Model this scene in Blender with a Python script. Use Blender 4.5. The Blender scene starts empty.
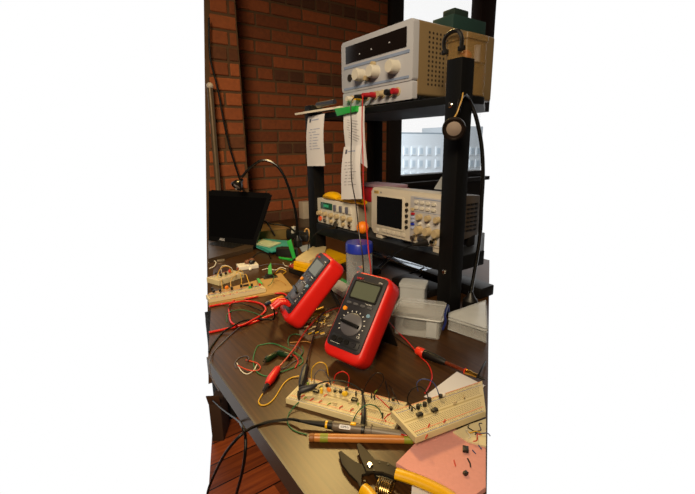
import bpy, bmesh, math, random
from mathutils import Matrix, Vector
random.seed(7)
C = bpy.context.scene.collection
PI = math.pi
TZ = 0.75                                   # height of the bench top
# ------------------------------------------------------------------ camera
FPX = 400.0
TH = math.atan(100 / 400.0)
CAMP = Vector((0, 0, 1.15))
CM = (Matrix.Rotation(PI / 2 - TH, 3, 'X') @ Matrix.Rotation(-math.radians(0.8), 3, 'Z'))
cd = bpy.data.cameras.new('camera'); cam = bpy.data.objects.new('camera', cd); C.objects.link(cam)
cd.sensor_fit = 'HORIZONTAL'; cd.sensor_width = 36; cd.lens = FPX * 36 / 695; cd.clip_start = 0.02; cd.clip_end = 300
cam.matrix_world = Matrix.Translation(CAMP) @ CM.to_4x4()
bpy.context.scene.camera = cam
def ray(px, py): return CM @ Vector(((px - 347.5) / FPX, (247 - py) / FPX, -1))
def P(px, py, z):
    r = ray(px, py); return CAMP + r * ((z - CAMP.z) / r.z)
def T(px, py, h=0.0): return P(px, py, TZ + h)          # a point h above the bench top
def PL(px, py, p0, n):
    r = ray(px, py); return CAMP + r * ((Vector(p0) - CAMP).dot(n) / r.dot(n))
def PY(px, py, y): return PL(px, py, Vector((0, y, 0)), Vector((0, 1, 0)))
AN = math.radians(36)
U = Vector((-math.sin(AN), math.cos(AN), 0)); V = Vector((math.cos(AN), math.sin(AN), 0)); A = -U; Z = Vector((0, 0, 1))
RB = T(452, 318)                                         # foot of the rack's near post
def R(a, v, z): return RB + A * a + V * v + Z * z
WU = 2.067                                               # distance of the brick wall along U
def W(v, z, off=0.0): return U * (WU - off) + V * v + Z * z
# ------------------------------------------------------------------ materials
def lin(h):
    h = h.lstrip('#'); o = []
    for i in (0, 2, 4):
        c = int(h[i:i + 2], 16) / 255
        o.append(c / 12.92 if c <= .04045 else ((c + .055) / 1.055) ** 2.4)
    return (*o, 1)
MATS = {}
def mat(name, col, rough=.5, metal=0, var=.12, scale=40, bump=0, spec=.5, coat=0, emit=None, es=0, alpha=1.0, edge=.4, coord='Object'):
    if name in MATS: return MATS[name]
    m = bpy.data.materials.new(name); MATS[name] = m; m.use_nodes = True
    nt = m.node_tree; N = nt.nodes; b = N['Principled BSDF']
    tc = N.new('ShaderNodeTexCoord'); nz = N.new('ShaderNodeTexNoise'); nz.inputs['Scale'].default_value = scale; nz.inputs['Detail'].default_value = 4
    nt.links.new(tc.outputs[coord], nz.inputs['Vector'])
    rp = N.new('ShaderNodeMapRange'); rp.inputs['To Min'].default_value = 1 - var; rp.inputs['To Max'].default_value = 1 + var
    nt.links.new(nz.outputs['Fac'], rp.inputs['Value'])
    mx = N.new('ShaderNodeVectorMath'); mx.operation = 'SCALE'; mx.inputs[0].default_value = lin(col)[:3]
    nt.links.new(rp.outputs[0], mx.inputs['Scale']); nt.links.new(mx.outputs[0], b.inputs['Base Color'])
    b.inputs['Roughness'].default_value = rough; b.inputs['Metallic'].default_value = metal
    b.inputs['Specular IOR Level'].default_value = spec; b.inputs['Coat Weight'].default_value = coat
    if bump:
        bp = N.new('ShaderNodeBump'); bp.inputs['Strength'].default_value = bump; bp.inputs['Distance'].default_value = .002
        nt.links.new(nz.outputs['Fac'], bp.inputs['Height']); nt.links.new(bp.outputs[0], b.inputs['Normal'])
    if emit: b.inputs['Emission Color'].default_value = lin(emit); b.inputs['Emission Strength'].default_value = es
    if alpha < 1:                                        # thin clear plastic: part see-through, part milky
        out = N['Material Output']; tr = N.new('ShaderNodeBsdfTransparent'); ms = N.new('ShaderNodeMixShader')
        lw = N.new('ShaderNodeLayerWeight'); lw.inputs['Blend'].default_value = .35
        ar = N.new('ShaderNodeMapRange'); ar.inputs['To Min'].default_value = alpha; ar.inputs['To Max'].default_value = min(1, alpha + edge)
        nt.links.new(lw.outputs['Facing'], ar.inputs['Value']); nt.links.new(ar.outputs[0], ms.inputs['Fac'])
        nt.links.new(tr.outputs[0], ms.inputs[1]); nt.links.new(b.outputs[0], ms.inputs[2]); nt.links.new(ms.outputs[0], out.inputs['Surface'])
    return m
# ------------------------------------------------------------------ mesh builder
class MB:
    def __init__(s): s.bm = bmesh.new(); s.mats = []; s.mi = 0
    def m(s, material):
        if material not in s.mats: s.mats.append(material)
        s.mi = s.mats.index(material); return s
    def _new(s, vs, fs):
        bv = [s.bm.verts.new(v) for v in vs]; out = []
        for f in fs:
            try: q = s.bm.faces.new([bv[i] for i in f]); q.material_index = s.mi; out.append(q)
            except ValueError: pass
        return bv, out
    def hexa(s, p, bevel=0, seg=2):                     # p: 4 bottom then 4 top corners
        bv, f = s._new(p, [(3, 2, 1, 0), (4, 5, 6, 7), (0, 1, 5, 4), (1, 2, 6, 5), (2, 3, 7, 6), (3, 0, 4, 7)])
        if bevel:
            es = list({e for q in f for e in q.edges})
            r = bmesh.ops.bevel(s.bm, geom=es, offset=bevel, segments=seg, affect='EDGES', profile=.6)
            for q in r['faces']: q.material_index = s.mi
        return s
    def box(s, x0, x1, y0, y1, z0, z1, bevel=0, mx=None, seg=2):
        p = [Vector(q) for q in ((x0, y0, z0), (x1, y0, z0), (x1, y1, z0), (x0, y1, z0), (x0, y0, z1), (x1, y0, z1), (x1, y1, z1), (x0, y1, z1))]
        if mx is not None: p = [mx @ q for q in p]
        return s.hexa(p, bevel, seg)
    def prism(s, poly, h0, h1, mx=None, bevel=0, seg=2, top_only=True):   # polygon in xy, extruded in z
        n = len(poly)
        lo = [Vector((x, y, h0)) for x, y in poly]; hi = [Vector((x, y, h1)) for x, y in poly]
        ar = sum(poly[i][0] * poly[(i + 1) % n][1] - poly[(i + 1) % n][0] * poly[i][1] for i in range(n))
        if ar < 0: lo.reverse(); hi.reverse()
        vs = lo + hi
        if mx is not None: vs = [mx @ q for q in vs]
        bv, f = s._new(vs, [tuple(range(n - 1, -1, -1)), tuple(range(n, 2 * n))] + [(i, (i + 1) % n, n + (i + 1) % n, n + i) for i in range(n)])
        if bevel:
            es = list({e for e in f[1].edges} | (set() if top_only else {e for e in f[0].edges}))
            r = bmesh.ops.bevel(s.bm, geom=es, offset=bevel, segments=seg, affect='EDGES', profile=.6)
            for q in r['faces']: q.material_index = s.mi
        return s
    def slab(s, pts, th, bevel=0):                       # world polygon (top corners), th downward
        n = len(pts); nrm = Vector((0, 0, 0))
        for i in range(n): nrm += pts[i].cross(pts[(i + 1) % n])
        if nrm.z < 0: pts = pts[::-1]
        vs = [p - Z * th for p in pts] + list(pts)
        bv, f = s._new(vs, [tuple(range(n - 1, -1, -1)), tuple(range(n, 2 * n))] + [(i, (i + 1) % n, n + (i + 1) % n, n + i) for i in range(n)])
        if bevel:
            r = bmesh.ops.bevel(s.bm, geom=list(f[1].edges), offset=bevel, segments=2, affect='EDGES', profile=.6)
            for q in r['faces']: q.material_index = s.mi
        return s
    def rings(s, rings, cap=True, closed=False):
        k = len(rings[0]); vs = [v for r in rings for v in r]; fs = []
        n = len(rings)
        for i in range(n if closed else n - 1):
            j = (i + 1) % n
            for a in range(k): b = (a + 1) % k; fs.append((i * k + a, i * k + b, j * k + b, j * k + a))
        if cap and not closed: fs += [tuple(range(k - 1, -1, -1)), tuple(range((n - 1) * k, n * k))]
        s._new(vs, fs); return s
    def tube(s, pts, r, seg=8, closed=False, flat=1.0):
        pts = [Vector(p) for p in pts]; n = len(pts); rr = r if isinstance(r, (list, tuple)) else [r] * n
        t0 = (pts[1] - pts[0]).normalized(); up = Vector((0, 0, 1)) if abs(t0.z) < .9 else Vector((1, 0, 0))
        nx = t0.cross(up).normalized(); rs = []
        for i in range(n):
            a = pts[i - 1] if (i > 0 or closed) else pts[i]; b = pts[(i + 1) % n] if (i < n - 1 or closed) else pts[i]
            t = (b - a).normalized() if (b - a).length > 1e-9 else t0
            nx = (nx - t * nx.dot(t)); nx = nx.normalized() if nx.length > 1e-6 else t.orthogonal().normalized(); ny = t.cross(nx)
            rs.append([pts[i] + nx * (math.cos(2 * PI * q / seg) * rr[i]) + ny * (math.sin(2 * PI * q / seg) * rr[i] * flat) for q in range(seg)])
        return s.rings(rs, True, closed)
    def cyl(s, p0, p1, r0, r1=None, seg=16): return s.tube([p0, p1], [r0, r0 if r1 is None else r1], seg)
    def lathe(s, prof, c=(0, 0, 0), mx=None, seg=24):    # prof: (r, z) from bottom to top
        rs = []
        for r, z in prof:
            ring = [Vector((c[0] + max(r, 1e-5) * math.cos(2 * PI * q / seg), c[1] + max(r, 1e-5) * math.sin(2 * PI * q / seg), c[2] + z)) for q in range(seg)]
            if mx is not None: ring = [mx @ v for v in ring]
            rs.append(ring)
        return s.rings(rs)
    def ball(s, c, r, sc=(1, 1, 1), seg=16, mx=None):
        n = seg // 2
        rs = []
        for i in range(n + 1):
            a = -PI / 2 + PI * i / n
            ring = [Vector((c[0] + max(math.cos(a), 1e-4) * r * sc[0] * math.cos(2 * PI * q / seg), c[1] + max(math.cos(a), 1e-4) * r * sc[1] * math.sin(2 * PI * q / seg), c[2] + math.sin(a) * r * sc[2])) for q in range(seg)]
            if mx is not None: ring = [mx @ v for v in ring]
            rs.append(ring)
        return s.rings(rs)
def wmat(o):
    m = o.matrix_basis.copy()
    p = o.parent
    while p is not None: m = p.matrix_basis @ m; p = p.parent
    return m
def build(name, mb, material=None, parent=None, world=False, smooth=35, origin=None):
    if not mb.mats: mb.mats = [material]
    me = bpy.data.meshes.new(name); bm = mb.bm
    bmesh.ops.recalc_face_normals(bm, faces=bm.faces)
    if parent is not None and world:
        bm.transform(wmat(parent).inverted())
    o_loc = None
    if parent is None:
        bb = [v.co for v in bm.verts]
        o_loc = origin if origin is not None else Vector(((min(v.x for v in bb) + max(v.x for v in bb)) / 2, (min(v.y for v in bb) + max(v.y for v in bb)) / 2, min(v.z for v in bb)))
        bm.transform(Matrix.Translation(-Vector(o_loc)))
    bm.to_mesh(me); bm.free()
    for q in mb.mats: me.materials.append(q)
    if smooth:
        me.polygons.foreach_set('use_smooth', [True] * len(me.polygons)); me.set_sharp_from_angle(angle=math.radians(smooth))
    o = bpy.data.objects.new(name, me); C.objects.link(o)
    if parent is not None: o.parent = parent
    else: o.location = o_loc
    return o
def tag(o, label, cat=None, group=None):
    o['label'] = label
    if cat: o['category'] = cat
    if group: o['group'] = group
    return o
def struct(o): o['kind'] = 'structure'; return o
def frame(o, x, z=Z):                                    # a matrix: origin, x axis, z axis
    x = Vector(x).normalized(); z = Vector(z); z = (z - x * z.dot(x)).normalized(); y = z.cross(x)
    m = Matrix.Identity(4)
    for i in range(3): m[i][0] = x[i]; m[i][1] = y[i]; m[i][2] = z[i]; m[i][3] = o[i]
    return m
def thing(name, label, cat, m, group=None):
    o = bpy.data.objects.new(name, None); C.objects.link(o); o.empty_display_size = .02
    o.matrix_basis = m if isinstance(m, Matrix) else Matrix.Translation(m)
    return tag(o, label, cat, group)
def dup(root, m, label=None):
    r = root.copy(); C.objects.link(r); r.matrix_basis = m
    if label: r['label'] = label
    for ch in list(root.children):
        c = ch.copy(); C.objects.link(c); c.parent = r
        for g in list(ch.children): d = g.copy(); C.objects.link(d); d.parent = c
    return r
def spline(pts, n=8, closed=False):
    pts = [Vector(p) for p in pts]; L = len(pts); out = []
    for i in range(L if closed else L - 1):
        g = lambda k: pts[k % L] if closed else pts[max(0, min(L - 1, k))]
        p0, p1, p2, p3 = g(i - 1), g(i), g(i + 1), g(i + 2)
        for j in range(n):
            t = j / n
            out.append(.5 * ((2 * p1) + (p2 - p0) * t + (2 * p0 - 5 * p1 + 4 * p2 - p3) * t * t + (3 * p1 - p0 - 3 * p2 + p3) * t ** 3))
    if not closed: out.append(pts[-1])
    return out
def rrect(x0, x1, y0, y1, r, n=5):
    o = []
    for cx, cy, a0 in ((x1 - r, y0 + r, -PI / 2), (x1 - r, y1 - r, 0), (x0 + r, y1 - r, PI / 2), (x0 + r, y0 + r, PI)):
        for i in range(n + 1): a = a0 + PI / 2 * i / n; o.append((cx + r * math.cos(a), cy + r * math.sin(a)))
    return o
def circ(cx, cy, r, n=20): return [(cx + r * math.cos(2 * PI * i / n), cy + r * math.sin(2 * PI * i / n)) for i in range(n)]
def text(name, s, size, mx, material, parent, depth=.0004, align='CENTER', world=False, bold=0):
    cu = bpy.data.curves.new(name, 'FONT'); cu.body = s; cu.size = size; cu.extrude = depth; cu.align_x = align; cu.align_y = 'CENTER'; cu.offset = bold; cu.resolution_u = 2
    to = bpy.data.objects.new(name, cu); C.objects.link(to)
    dg = bpy.context.evaluated_depsgraph_get(); me = bpy.data.meshes.new_from_object(to.evaluated_get(dg))
    bpy.data.objects.remove(to); bpy.data.curves.remove(cu)
    mm = mx if not world else wmat(parent).inverted() @ mx
    me.transform(mm); me.materials.clear(); me.materials.append(material)
    o = bpy.data.objects.new(name, me); C.objects.link(o); o.parent = parent
    return o
def tp(*a): return [T(*q) for q in a]
def arcY(pts, y0, y1):                                   # a standing wire: depth runs from y0 to y1
    n = len(pts); return [PY(q[0], q[1], y0 + (y1 - y0) * i / (n - 1)) for i, q in enumerate(pts)]
def wire(name, label, cat, pts, r, material, parent=None, n=8, seg=7, closed=False, group=None):
    o = build(name, MB().tube(spline(pts, n, closed), r, seg, closed), material, parent, world=True, smooth=60)
    if parent is None: tag(o, label, cat, group)
    elif label: o['label'] = label
    return o
exec_order = []
# ------------------------------------------------------------------ shared materials
BLACK = mat('black_plastic', '#0c0b0b', .45); RUBBER = mat('black_rubber', '#0d0c0c', .55, spec=.35); RACKM = mat('black_powder_coat', '#060709', .5, var=.1, scale=200, bump=.05, spec=.3)
STEEL = mat('dark_steel', '#262018', .55, metal=.2, spec=.3); CHROME = mat('bright_metal', '#c9c4b8', .18, metal=1); BRASS = mat('brass', '#b98a3a', .25, metal=1)
RED = mat('red_rubber', '#c81a14', .42, spec=.4); REDW = mat('red_wire', '#b81410', .4); YELW = mat('yellow_wire', '#c79a1c', .45); GRNW = mat('green_wire', '#1d5c36', .45)
BLKW = mat('black_wire', '#080808', .5, spec=.3); WHTW = mat('white_wire', '#c9c2b4', .45); BLUW = mat('blue_wire', '#2b3f72', .45); GRYW = mat('grey_wire', '#4a4650', .5); ORGW = mat('orange_wire', '#c05a1a', .45)
PAPER = mat('white_paper', '#d4d4da', .8, var=.03, scale=20); INK = mat('grey_ink', '#55586a', .8); INKB = mat('blue_ink', '#9aa3c0', .8); INKL = mat('pale_ink', '#9b9ba6', .8)
CREAM = mat('cream_plastic', '#c0bcb2', .45, var=.05); CREAMD = mat('cream_knob', '#a99877', .45); BREADB = mat('breadboard_plastic', '#c2b48c', .5, var=.04)
SCREEN = mat('dark_screen', '#0a0c10', .12, var=.05); GOLD = mat('gold_metal', '#e2b65c', .3, metal=.9)
CLEAR = mat('clear_plastic', '#dfe4ea', .2, var=.04, alpha=.08, edge=.3); CLEARB = mat('clear_box_plastic', '#d3d5d6', .25, var=.06, alpha=.17, edge=.4); MILKY = mat('milky_plastic', '#c6cbd0', .35, alpha=.46, edge=.4)
BINM = mat('amber_clear_plastic', '#94784c', .3, alpha=.26)
YEL = mat('yellow_plastic', '#d9a400', .35, spec=.5); ORANGE = mat('orange_plastic', '#e06a10', .4); GREENP = mat('green_plastic', '#1fa03a', .4); BLUEP = mat('blue_plastic', '#1c2f9c', .35)
#@@
# ================================================================== SETTING
def wood(name, d1, d2, stretch, cols, rough, plank=None, bump=.1, spec=.5):
    m = bpy.data.materials.new(name); m.use_nodes = True; nt = m.node_tree; N = nt.nodes; L = nt.links; b = N['Principled BSDF']
    g = N.new('ShaderNodeNewGeometry'); cx = N.new('ShaderNodeCombineXYZ')
    ds = []
    for d, k, ax in ((d1, stretch[0], 'X'), (d2, stretch[1], 'Y')):
        v = N.new('ShaderNodeVectorMath'); v.operation = 'DOT_PRODUCT'; L.new(g.outputs['Position'], v.inputs[0]); v.inputs[1].default_value = d
        q = N.new('ShaderNodeMath'); q.operation = 'MULTIPLY'; L.new(v.outputs['Value'], q.inputs[0]); q.inputs[1].default_value = k
        L.new(q.outputs[0], cx.inputs[ax]); ds.append(v)
    nz = N.new('ShaderNodeTexNoise'); nz.inputs['Scale'].default_value = 1; nz.inputs['Detail'].default_value = 6; nz.inputs['Roughness'].default_value = .65
    L.new(cx.outputs[0], nz.inputs['Vector'])
    cr = N.new('ShaderNodeValToRGB'); e = cr.color_ramp.elements; e[0].position = .3; e[1].position = .72; e[0].color = lin(cols[0]); e[1].color = lin(cols[1])
    L.new(nz.outputs['Fac'], cr.inputs['Fac']); col = cr.outputs['Color']
    if plank:
        pw = N.new('ShaderNodeMath'); pw.operation = 'DIVIDE'; L.new(ds[1].outputs['Value'], pw.inputs[0]); pw.inputs[1].default_value = plank
        fl = N.new('ShaderNodeMath'); fl.operation = 'FLOOR'; L.new(pw.outputs[0], fl.inputs[0])
        wn = N.new('ShaderNodeTexWhiteNoise'); wn.noise_dimensions = '1D'; L.new(fl.outputs[0], wn.inputs['W'])
        # each row of boards is shifted and cut to lengths of its own
        ad = N.new('ShaderNodeMath'); ad.operation = 'MULTIPLY_ADD'; L.new(wn.outputs['Value'], ad.inputs[0]); ad.inputs[1].default_value = 3; L.new(ds[0].outputs['Value'], ad.inputs[2])
        f2 = N.new('ShaderNodeMath'); f2.operation = 'FLOOR'; L.new(ad.outputs[0], f2.inputs[0])
        w2 = N.new('ShaderNodeTexWhiteNoise'); w2.noise_dimensions = '2D'; c2 = N.new('ShaderNodeCombineXYZ'); L.new(fl.outputs[0], c2.inputs['X']); L.new(f2.outputs[0], c2.inputs['Y']); L.new(c2.outputs[0], w2.inputs['Vector'])
        fr = N.new('ShaderNodeMath'); fr.operation = 'FRACT'; L.new(pw.outputs[0], fr.inputs[0])
        gp = N.new('ShaderNodeMath'); gp.operation = 'GREATER_THAN'; L.new(fr.outputs[0], gp.inputs[0]); gp.inputs[1].default_value = .05
        mr = N.new('ShaderNodeMapRange'); mr.inputs['To Min'].default_value = .5; mr.inputs['To Max'].default_value = 1.35; L.new(w2.outputs['Value'], mr.inputs['Value'])
        mu = N.new('ShaderNodeMath'); mu.operation = 'MULTIPLY'; L.new(mr.outputs[0], mu.inputs[0]); L.new(gp.outputs[0], mu.inputs[1])
        sc = N.new('ShaderNodeVectorMath'); sc.operation = 'SCALE'; L.new(col, sc.inputs[0]); L.new(mu.outputs[0], sc.inputs['Scale']); col = sc.outputs[0]
    L.new(col, b.inputs['Base Color']); b.inputs['Roughness'].default_value = rough; b.inputs['Specular IOR Level'].default_value = spec
    bp = N.new('ShaderNodeBump'); bp.inputs['Strength'].default_value = bump; bp.inputs['Distance'].default_value = .001; L.new(nz.outputs['Fac'], bp.inputs['Height']); L.new(bp.outputs[0], b.inputs['Normal'])
    return m
M_FLOOR = wood('floorboards', V, U, (3, 60), ('#743016', '#b85c2a'), .5, plank=.11)
M_DESK = wood('brown_laminate', U, V, (5, 160), ('#2b1a0d', '#4c3118'), .33, bump=.05, spec=.30)
def brick_mat():
    m = bpy.data.materials.new('red_brick'); m.use_nodes = True; nt = m.node_tree; N = nt.nodes; L = nt.links; b = N['Principled BSDF']
    at = N.new('ShaderNodeAttribute'); at.attribute_name = 'tint'; nz = N.new('ShaderNodeTexNoise'); nz.inputs['Scale'].default_value = 55; nz.inputs['Detail'].default_value = 6
    tc = N.new('ShaderNodeTexCoord'); L.new(tc.outputs['Object'], nz.inputs['Vector'])
    mr = N.new('ShaderNodeMapRange'); mr.inputs['To Min'].default_value = .7; mr.inputs['To Max'].default_value = 1.3; L.new(nz.outputs['Fac'], mr.inputs['Value'])
    sc = N.new('ShaderNodeVectorMath'); sc.operation = 'SCALE'; L.new(at.outputs['Color'], sc.inputs[0]); L.new(mr.outputs[0], sc.inputs['Scale']); L.new(sc.outputs[0], b.inputs['Base Color'])
    b.inputs['Roughness'].default_value = .85
    bp = N.new('ShaderNodeBump'); bp.inputs['Strength'].default_value = .5; bp.inputs['Distance'].default_value = .004; L.new(nz.outputs['Fac'], bp.inputs['Height']); L.new(bp.outputs[0], b.inputs['Normal'])
    return m
M_BRICK = brick_mat(); M_MORTAR = mat('mortar', '#5e442c', .9, var=.2, scale=30, bump=.3)
CH = .0632                                               # brick course
def brick_face(mb, v0, v1, z0, z1, off, hrow, seed, tints, vfun=None):
    """bricks of one wall face in courses; every sixth course is dark headers"""
    rnd = random.Random(seed); lay = mb.bm.loops.layers.float_color.get('tint') or mb.bm.loops.layers.float_color.new('tint')
    k0 = math.floor((z0 - hrow) / CH)
    k = k0
    while hrow + k * CH < z1:
        head = k % 6 == 0; zl = max(z0, hrow + k * CH); zh = min(z1, hrow + (k + 1) * CH)
        Lb = .092 if head else .185
        if vfun: v0 = vfun((zl + zh) / 2, off)
        v = v0 - (Lb * .5 if k % 2 else 0) - rnd.random() * .02
        while v < v1:
            a, b = max(v0, v), min(v1, v + Lb); v += Lb
            if b - a < .02 or zh - zl < .02: continue
            g = .0055; o1 = off + .004 + rnd.random() * .003
            p = [W(a + g, zl + g, off - .02), W(b - g, zl + g, off - .02), W(b - g, zl + g, o1), W(a + g, zl + g, o1),
                 W(a + g, zh - g, off - .02), W(b - g, zh - g, off - .02), W(b - g, zh - g, o1), W(a + g, zh - g, o1)]
            n0 = len(mb.bm.faces); mb.m(M_BRICK).hexa(p, .003, 1); mb.bm.faces.ensure_lookup_table()
            c = lin(tints[2] if head and rnd.random() < .8 else tints[rnd.randrange(2)]); f = .8 + .4 * rnd.random()
            for q in mb.bm.faces[n0:]:
                for lp in q.loops: lp[lay] = (c[0] * f, c[1] * f, c[2] * f, 1)
        k += 1
def quadbox(v0, v1, z0, z1, o0, o1):
    return [W(v0, z0, o0), W(v1, z0, o0), W(v1, z0, o1), W(v0, z0, o1), W(v0, z1, o0), W(v1, z1, o0), W(v1, z1, o1), W(v0, z1, o1)]
HROW = PL(275, 154.5, W(0, 1), U).z                      # bottom of a header course
VL = PL(208, 150, W(0, 1), U).dot(V); VP = PL(246, 150, W(0, 1, .2), U).dot(V)
VJ0 = PL(386, 190, W(0, 1), U).dot(V); VJ1 = PL(398, 183, W(0, 1), U).dot(V)
VR = PL(486.5, 150, W(0, 1), U).dot(V); ZS = W(0, 0).z + PL(398, 183, W(0, 1), U).z
WALLH = 2.9
mb = MB(); mb.m(M_MORTAR).hexa(quadbox(VP, VJ0, 0, WALLH, -.2, 0)); mb.bm.loops.layers.float_color.new('tint')
brick_face(mb, VP, VJ0, .66, 2.25, 0, HROW, 3, ('#7a3f1f', '#864522', '#55301c'))
wl = struct(build('wall_back', mb, smooth=0))
def vleft(z, off):                                       # where the masonry the photograph shows begins, at height z
    lo = 0.0
    for i in range(1200):
        q = CM.transposed() @ (W(i * .001, z, off) - CAMP)
        if 347.5 + FPX * q.x / -q.z < 208.5: lo = i * .001
    return lo
vf = vleft(1.0, .2); mb = MB()
pq = quadbox(vf, VP, 0, WALLH, 0, .2); pq[0] = W(vleft(0, 0), 0, 0); pq[4] = W(vleft(1.95, 0) + .06, WALLH, 0); pq[3] = W(vleft(0, .2), 0, .2); pq[7] = W(vleft(1.95, .2) + .06, WALLH, .2)
mb.m(M_MORTAR).hexa(pq); mb.bm.loops.layers.float_color.new('tint')
brick_face(mb, vf, VP, .66, 2.25, .2, HROW + .03, 5, ('#8a4824', '#965028', '#6a3c20'), vleft)
struct(build('wall_pilaster', mb, smooth=0))
# window: dark reveal, sill, transom, sashes and glass
M_JAMB = mat('dark_window_paint', '#17110e', .5); M_JAMB2 = mat('brown_window_paint', '#3a2418', .5)
mb = MB(); mb.m(M_JAMB).hexa(quadbox(VJ0, VR, 0, ZS, -.2, 0)); mb.hexa(quadbox(VJ0, VR, ZS - .03, ZS, 0, .05), .004)
struct(build('wall_window_apron', mb))
ZT = PL(420, 100, W(0, 1), U).z
w1 = struct(build('window_1', MB().hexa(quadbox(VJ0, VJ1, ZS, WALLH, -.2, .03), .006), M_JAMB))
mb = MB(); mb.hexa(quadbox(VJ1, VR, ZS, ZS + .045, -.12, -.02), .004); mb.hexa(quadbox(VJ1, VR, ZT - .05, ZT + .06, -.12, 0), .004)
mb.hexa(quadbox(VJ1, VR, WALLH - .1, WALLH, -.12, 0), .004); build('window_frame', mb, M_JAMB, w1, world=True)
vm = PL(482, 15, W(0, 1), U).dot(V)
build('window_mullion', MB().hexa(quadbox(vm, VR, ZT + .06, WALLH - .1, -.1, 0), .004), M_JAMB2, w1, world=True)
M_GLASS = mat('window_glass', '#e8f0f6', .05, alpha=.02, edge=.06, var=.01)
build('window_pane', MB().hexa(quadbox(VJ1, VR, ZS + .045, ZT - .05, -.082, -.078)), M_GLASS, w1, world=True)
build('window_pane', MB().hexa(quadbox(VJ1, VR, ZT + .06, WALLH - .1, -.082, -.078)), M_GLASS, w1, world=True)
# floor
fl = [P(208, 520, 0), P(487, 520, 0), P(487, 247, 0)]
far1 = W(VR, 0); far0 = W(PL(208, 150, W(0, 1, .2), U).dot(V), 0)
struct(build('floor', MB().slab([Vector((-1.6, -1.3, 0)), Vector((1.6, -1.3, 0)), Vector((1.6, .95, 0)), P(487, 500, 0), far1, far0, P(208, 500, 0), Vector((-1.6, .95, 0))], .05), M_FLOOR))
# the block across the street, seen through the lower panes
M_BLD = mat('pale_render', '#dfe5ea', .8, var=.03, scale=.3); M_BLDW = mat('far_window_glass', '#c2d0db', .5); M_BLDR = mat('far_roof', '#9aa7b0', .8)
D = 26.0
def FB(px, py): return PL(px, py, U * D, U)
def FV(px): return FB(px, 150).dot(V)
def FZ(py, px=430): return FB(px, py).z
def fbox(v0, v1, z0, z1, d0, d1): return [U * d0 + V * v0 + Z * z0, U * d0 + V * v1 + Z * z0, U * d1 + V * v1 + Z * z0, U * d1 + V * v0 + Z * z0, U * d0 + V * v0 + Z * z1, U * d0 + V * v1 + Z * z1, U * d1 + V * v1 + Z * z1, U * d1 + V * v0 + Z * z1]
bv0, bv1 = FV(398) - 1.5, FV(486.5)
bld = thing('apartment_building', 'pale apartment block with rows of square windows seen through the glass across the street', 'building', U * D + V * ((bv0 + bv1) / 2) + Z * 0)
zt = FZ(134); zt2 = FZ(126, 480)
build('facade', MB().hexa(fbox(bv0, FV(466), -9, zt, D, D + 6)).hexa(fbox(FV(466), bv1, -9, zt2, D + .6, D + 6)), M_BLD, bld, world=True, smooth=0)
build('cornice', MB().hexa(fbox(bv0, FV(466), zt, zt + .12, D - .02, D + 6)), M_BLDR, bld, world=True, smooth=0)
for py in (151, 163.5, 176):
    for px in (406, 413.5, 421, 429, 438, 447, 470, 477, 483):
        dd = .6 if px > 462 else 0
        v0, v1 = FV(px - 1.5), FV(px + 1.5); z0, z1 = FZ(py + 3, px), FZ(py - 3, px)
        f = build('window', MB().hexa(fbox(v0 - .12, v1 + .12, z0 - .12, z1 + .12, D - .08 + dd, D + .1 + dd)), M_BLD, bld, world=True, smooth=0)
        build('pane', MB().hexa(fbox(v0, v1, z0, z1, D - .1 + dd, D - .05 + dd)), M_BLDW, f, world=True, smooth=0)
# ================================================================== LIGHT
w = bpy.data.worlds.new('world'); bpy.context.scene.world = w; w.use_nodes = True; nt = w.node_tree; N = nt.nodes; L = nt.links
bg = N['Background']; tc = N.new('ShaderNodeTexCoord'); dp = N.new('ShaderNodeVectorMath'); dp.operation = 'DOT_PRODUCT'
L.new(tc.outputs['Generated'], dp.inputs[0]); dp.inputs[1].default_value = (0, .99, -.14)
cr = N.new('ShaderNodeValToRGB'); e = cr.color_ramp.elements; e[0].position = .42; e[0].color = (.035, .026, .02, 1); e[1].position = .62; e[1].color = (1, 1, 1, 1)  # white lobe near the camera axis, set wide enough to cover the frame corners
L.new(dp.outputs['Value'], cr.inputs['Fac']); L.new(cr.outputs['Color'], bg.inputs['Color']); bg.inputs['Strength'].default_value = 1.0
def area(name, loc, tgt, size, power, col, spread=180):
    l = bpy.data.lights.new(name, 'AREA'); l.shape = 'DISK'; l.size = size; l.energy = power; l.color = col; l.spread = math.radians(spread)
    o = bpy.data.objects.new(name, l); C.objects.link(o); o.location = loc
    o.rotation_euler = (Vector(tgt) - Vector(loc)).to_track_quat('-Z', 'Y').to_euler(); return o
area('ceiling_lamp', (-.12, 1.93, 2.25), (-.03, .50, .75), .42, 8.5, (1, .69, .25), 100)
area('room_fill', (-.35, -.75, 2.2), (-.2, 1.6, .72), .8, 11.5, (1, .79, .52), 70)  # unseen warm fill behind the camera, added to light the wall and meter faces
area('window_daylight', W(1.5, 1.75, -.3), W(.9, .9, 1.2), .8, 12, (.78, .88, 1))
area('low_window_daylight', W(1.45, 1.02, -.25), W(1.0, 1.15, 1.3), .5, 9, (.74, .86, 1))
area('street_daylight', U * 8 + V * 6 + Z * 9, U * D + V * 12 + Z * 1, 6, 14000, (.9, .96, 1))
vs = bpy.context.scene.view_settings; vs.view_transform = 'Standard'; vs.look = 'None'; vs.exposure = 0; vs.gamma = 1
# ================================================================== WORKBENCH
VE = .187
def bt(u, v, z=TZ): return U * u + V * v + Z * z
near_l = T(300, 515); near_r = T(486, 515)
un = near_l.dot(U)
UB = WU - .02
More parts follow.
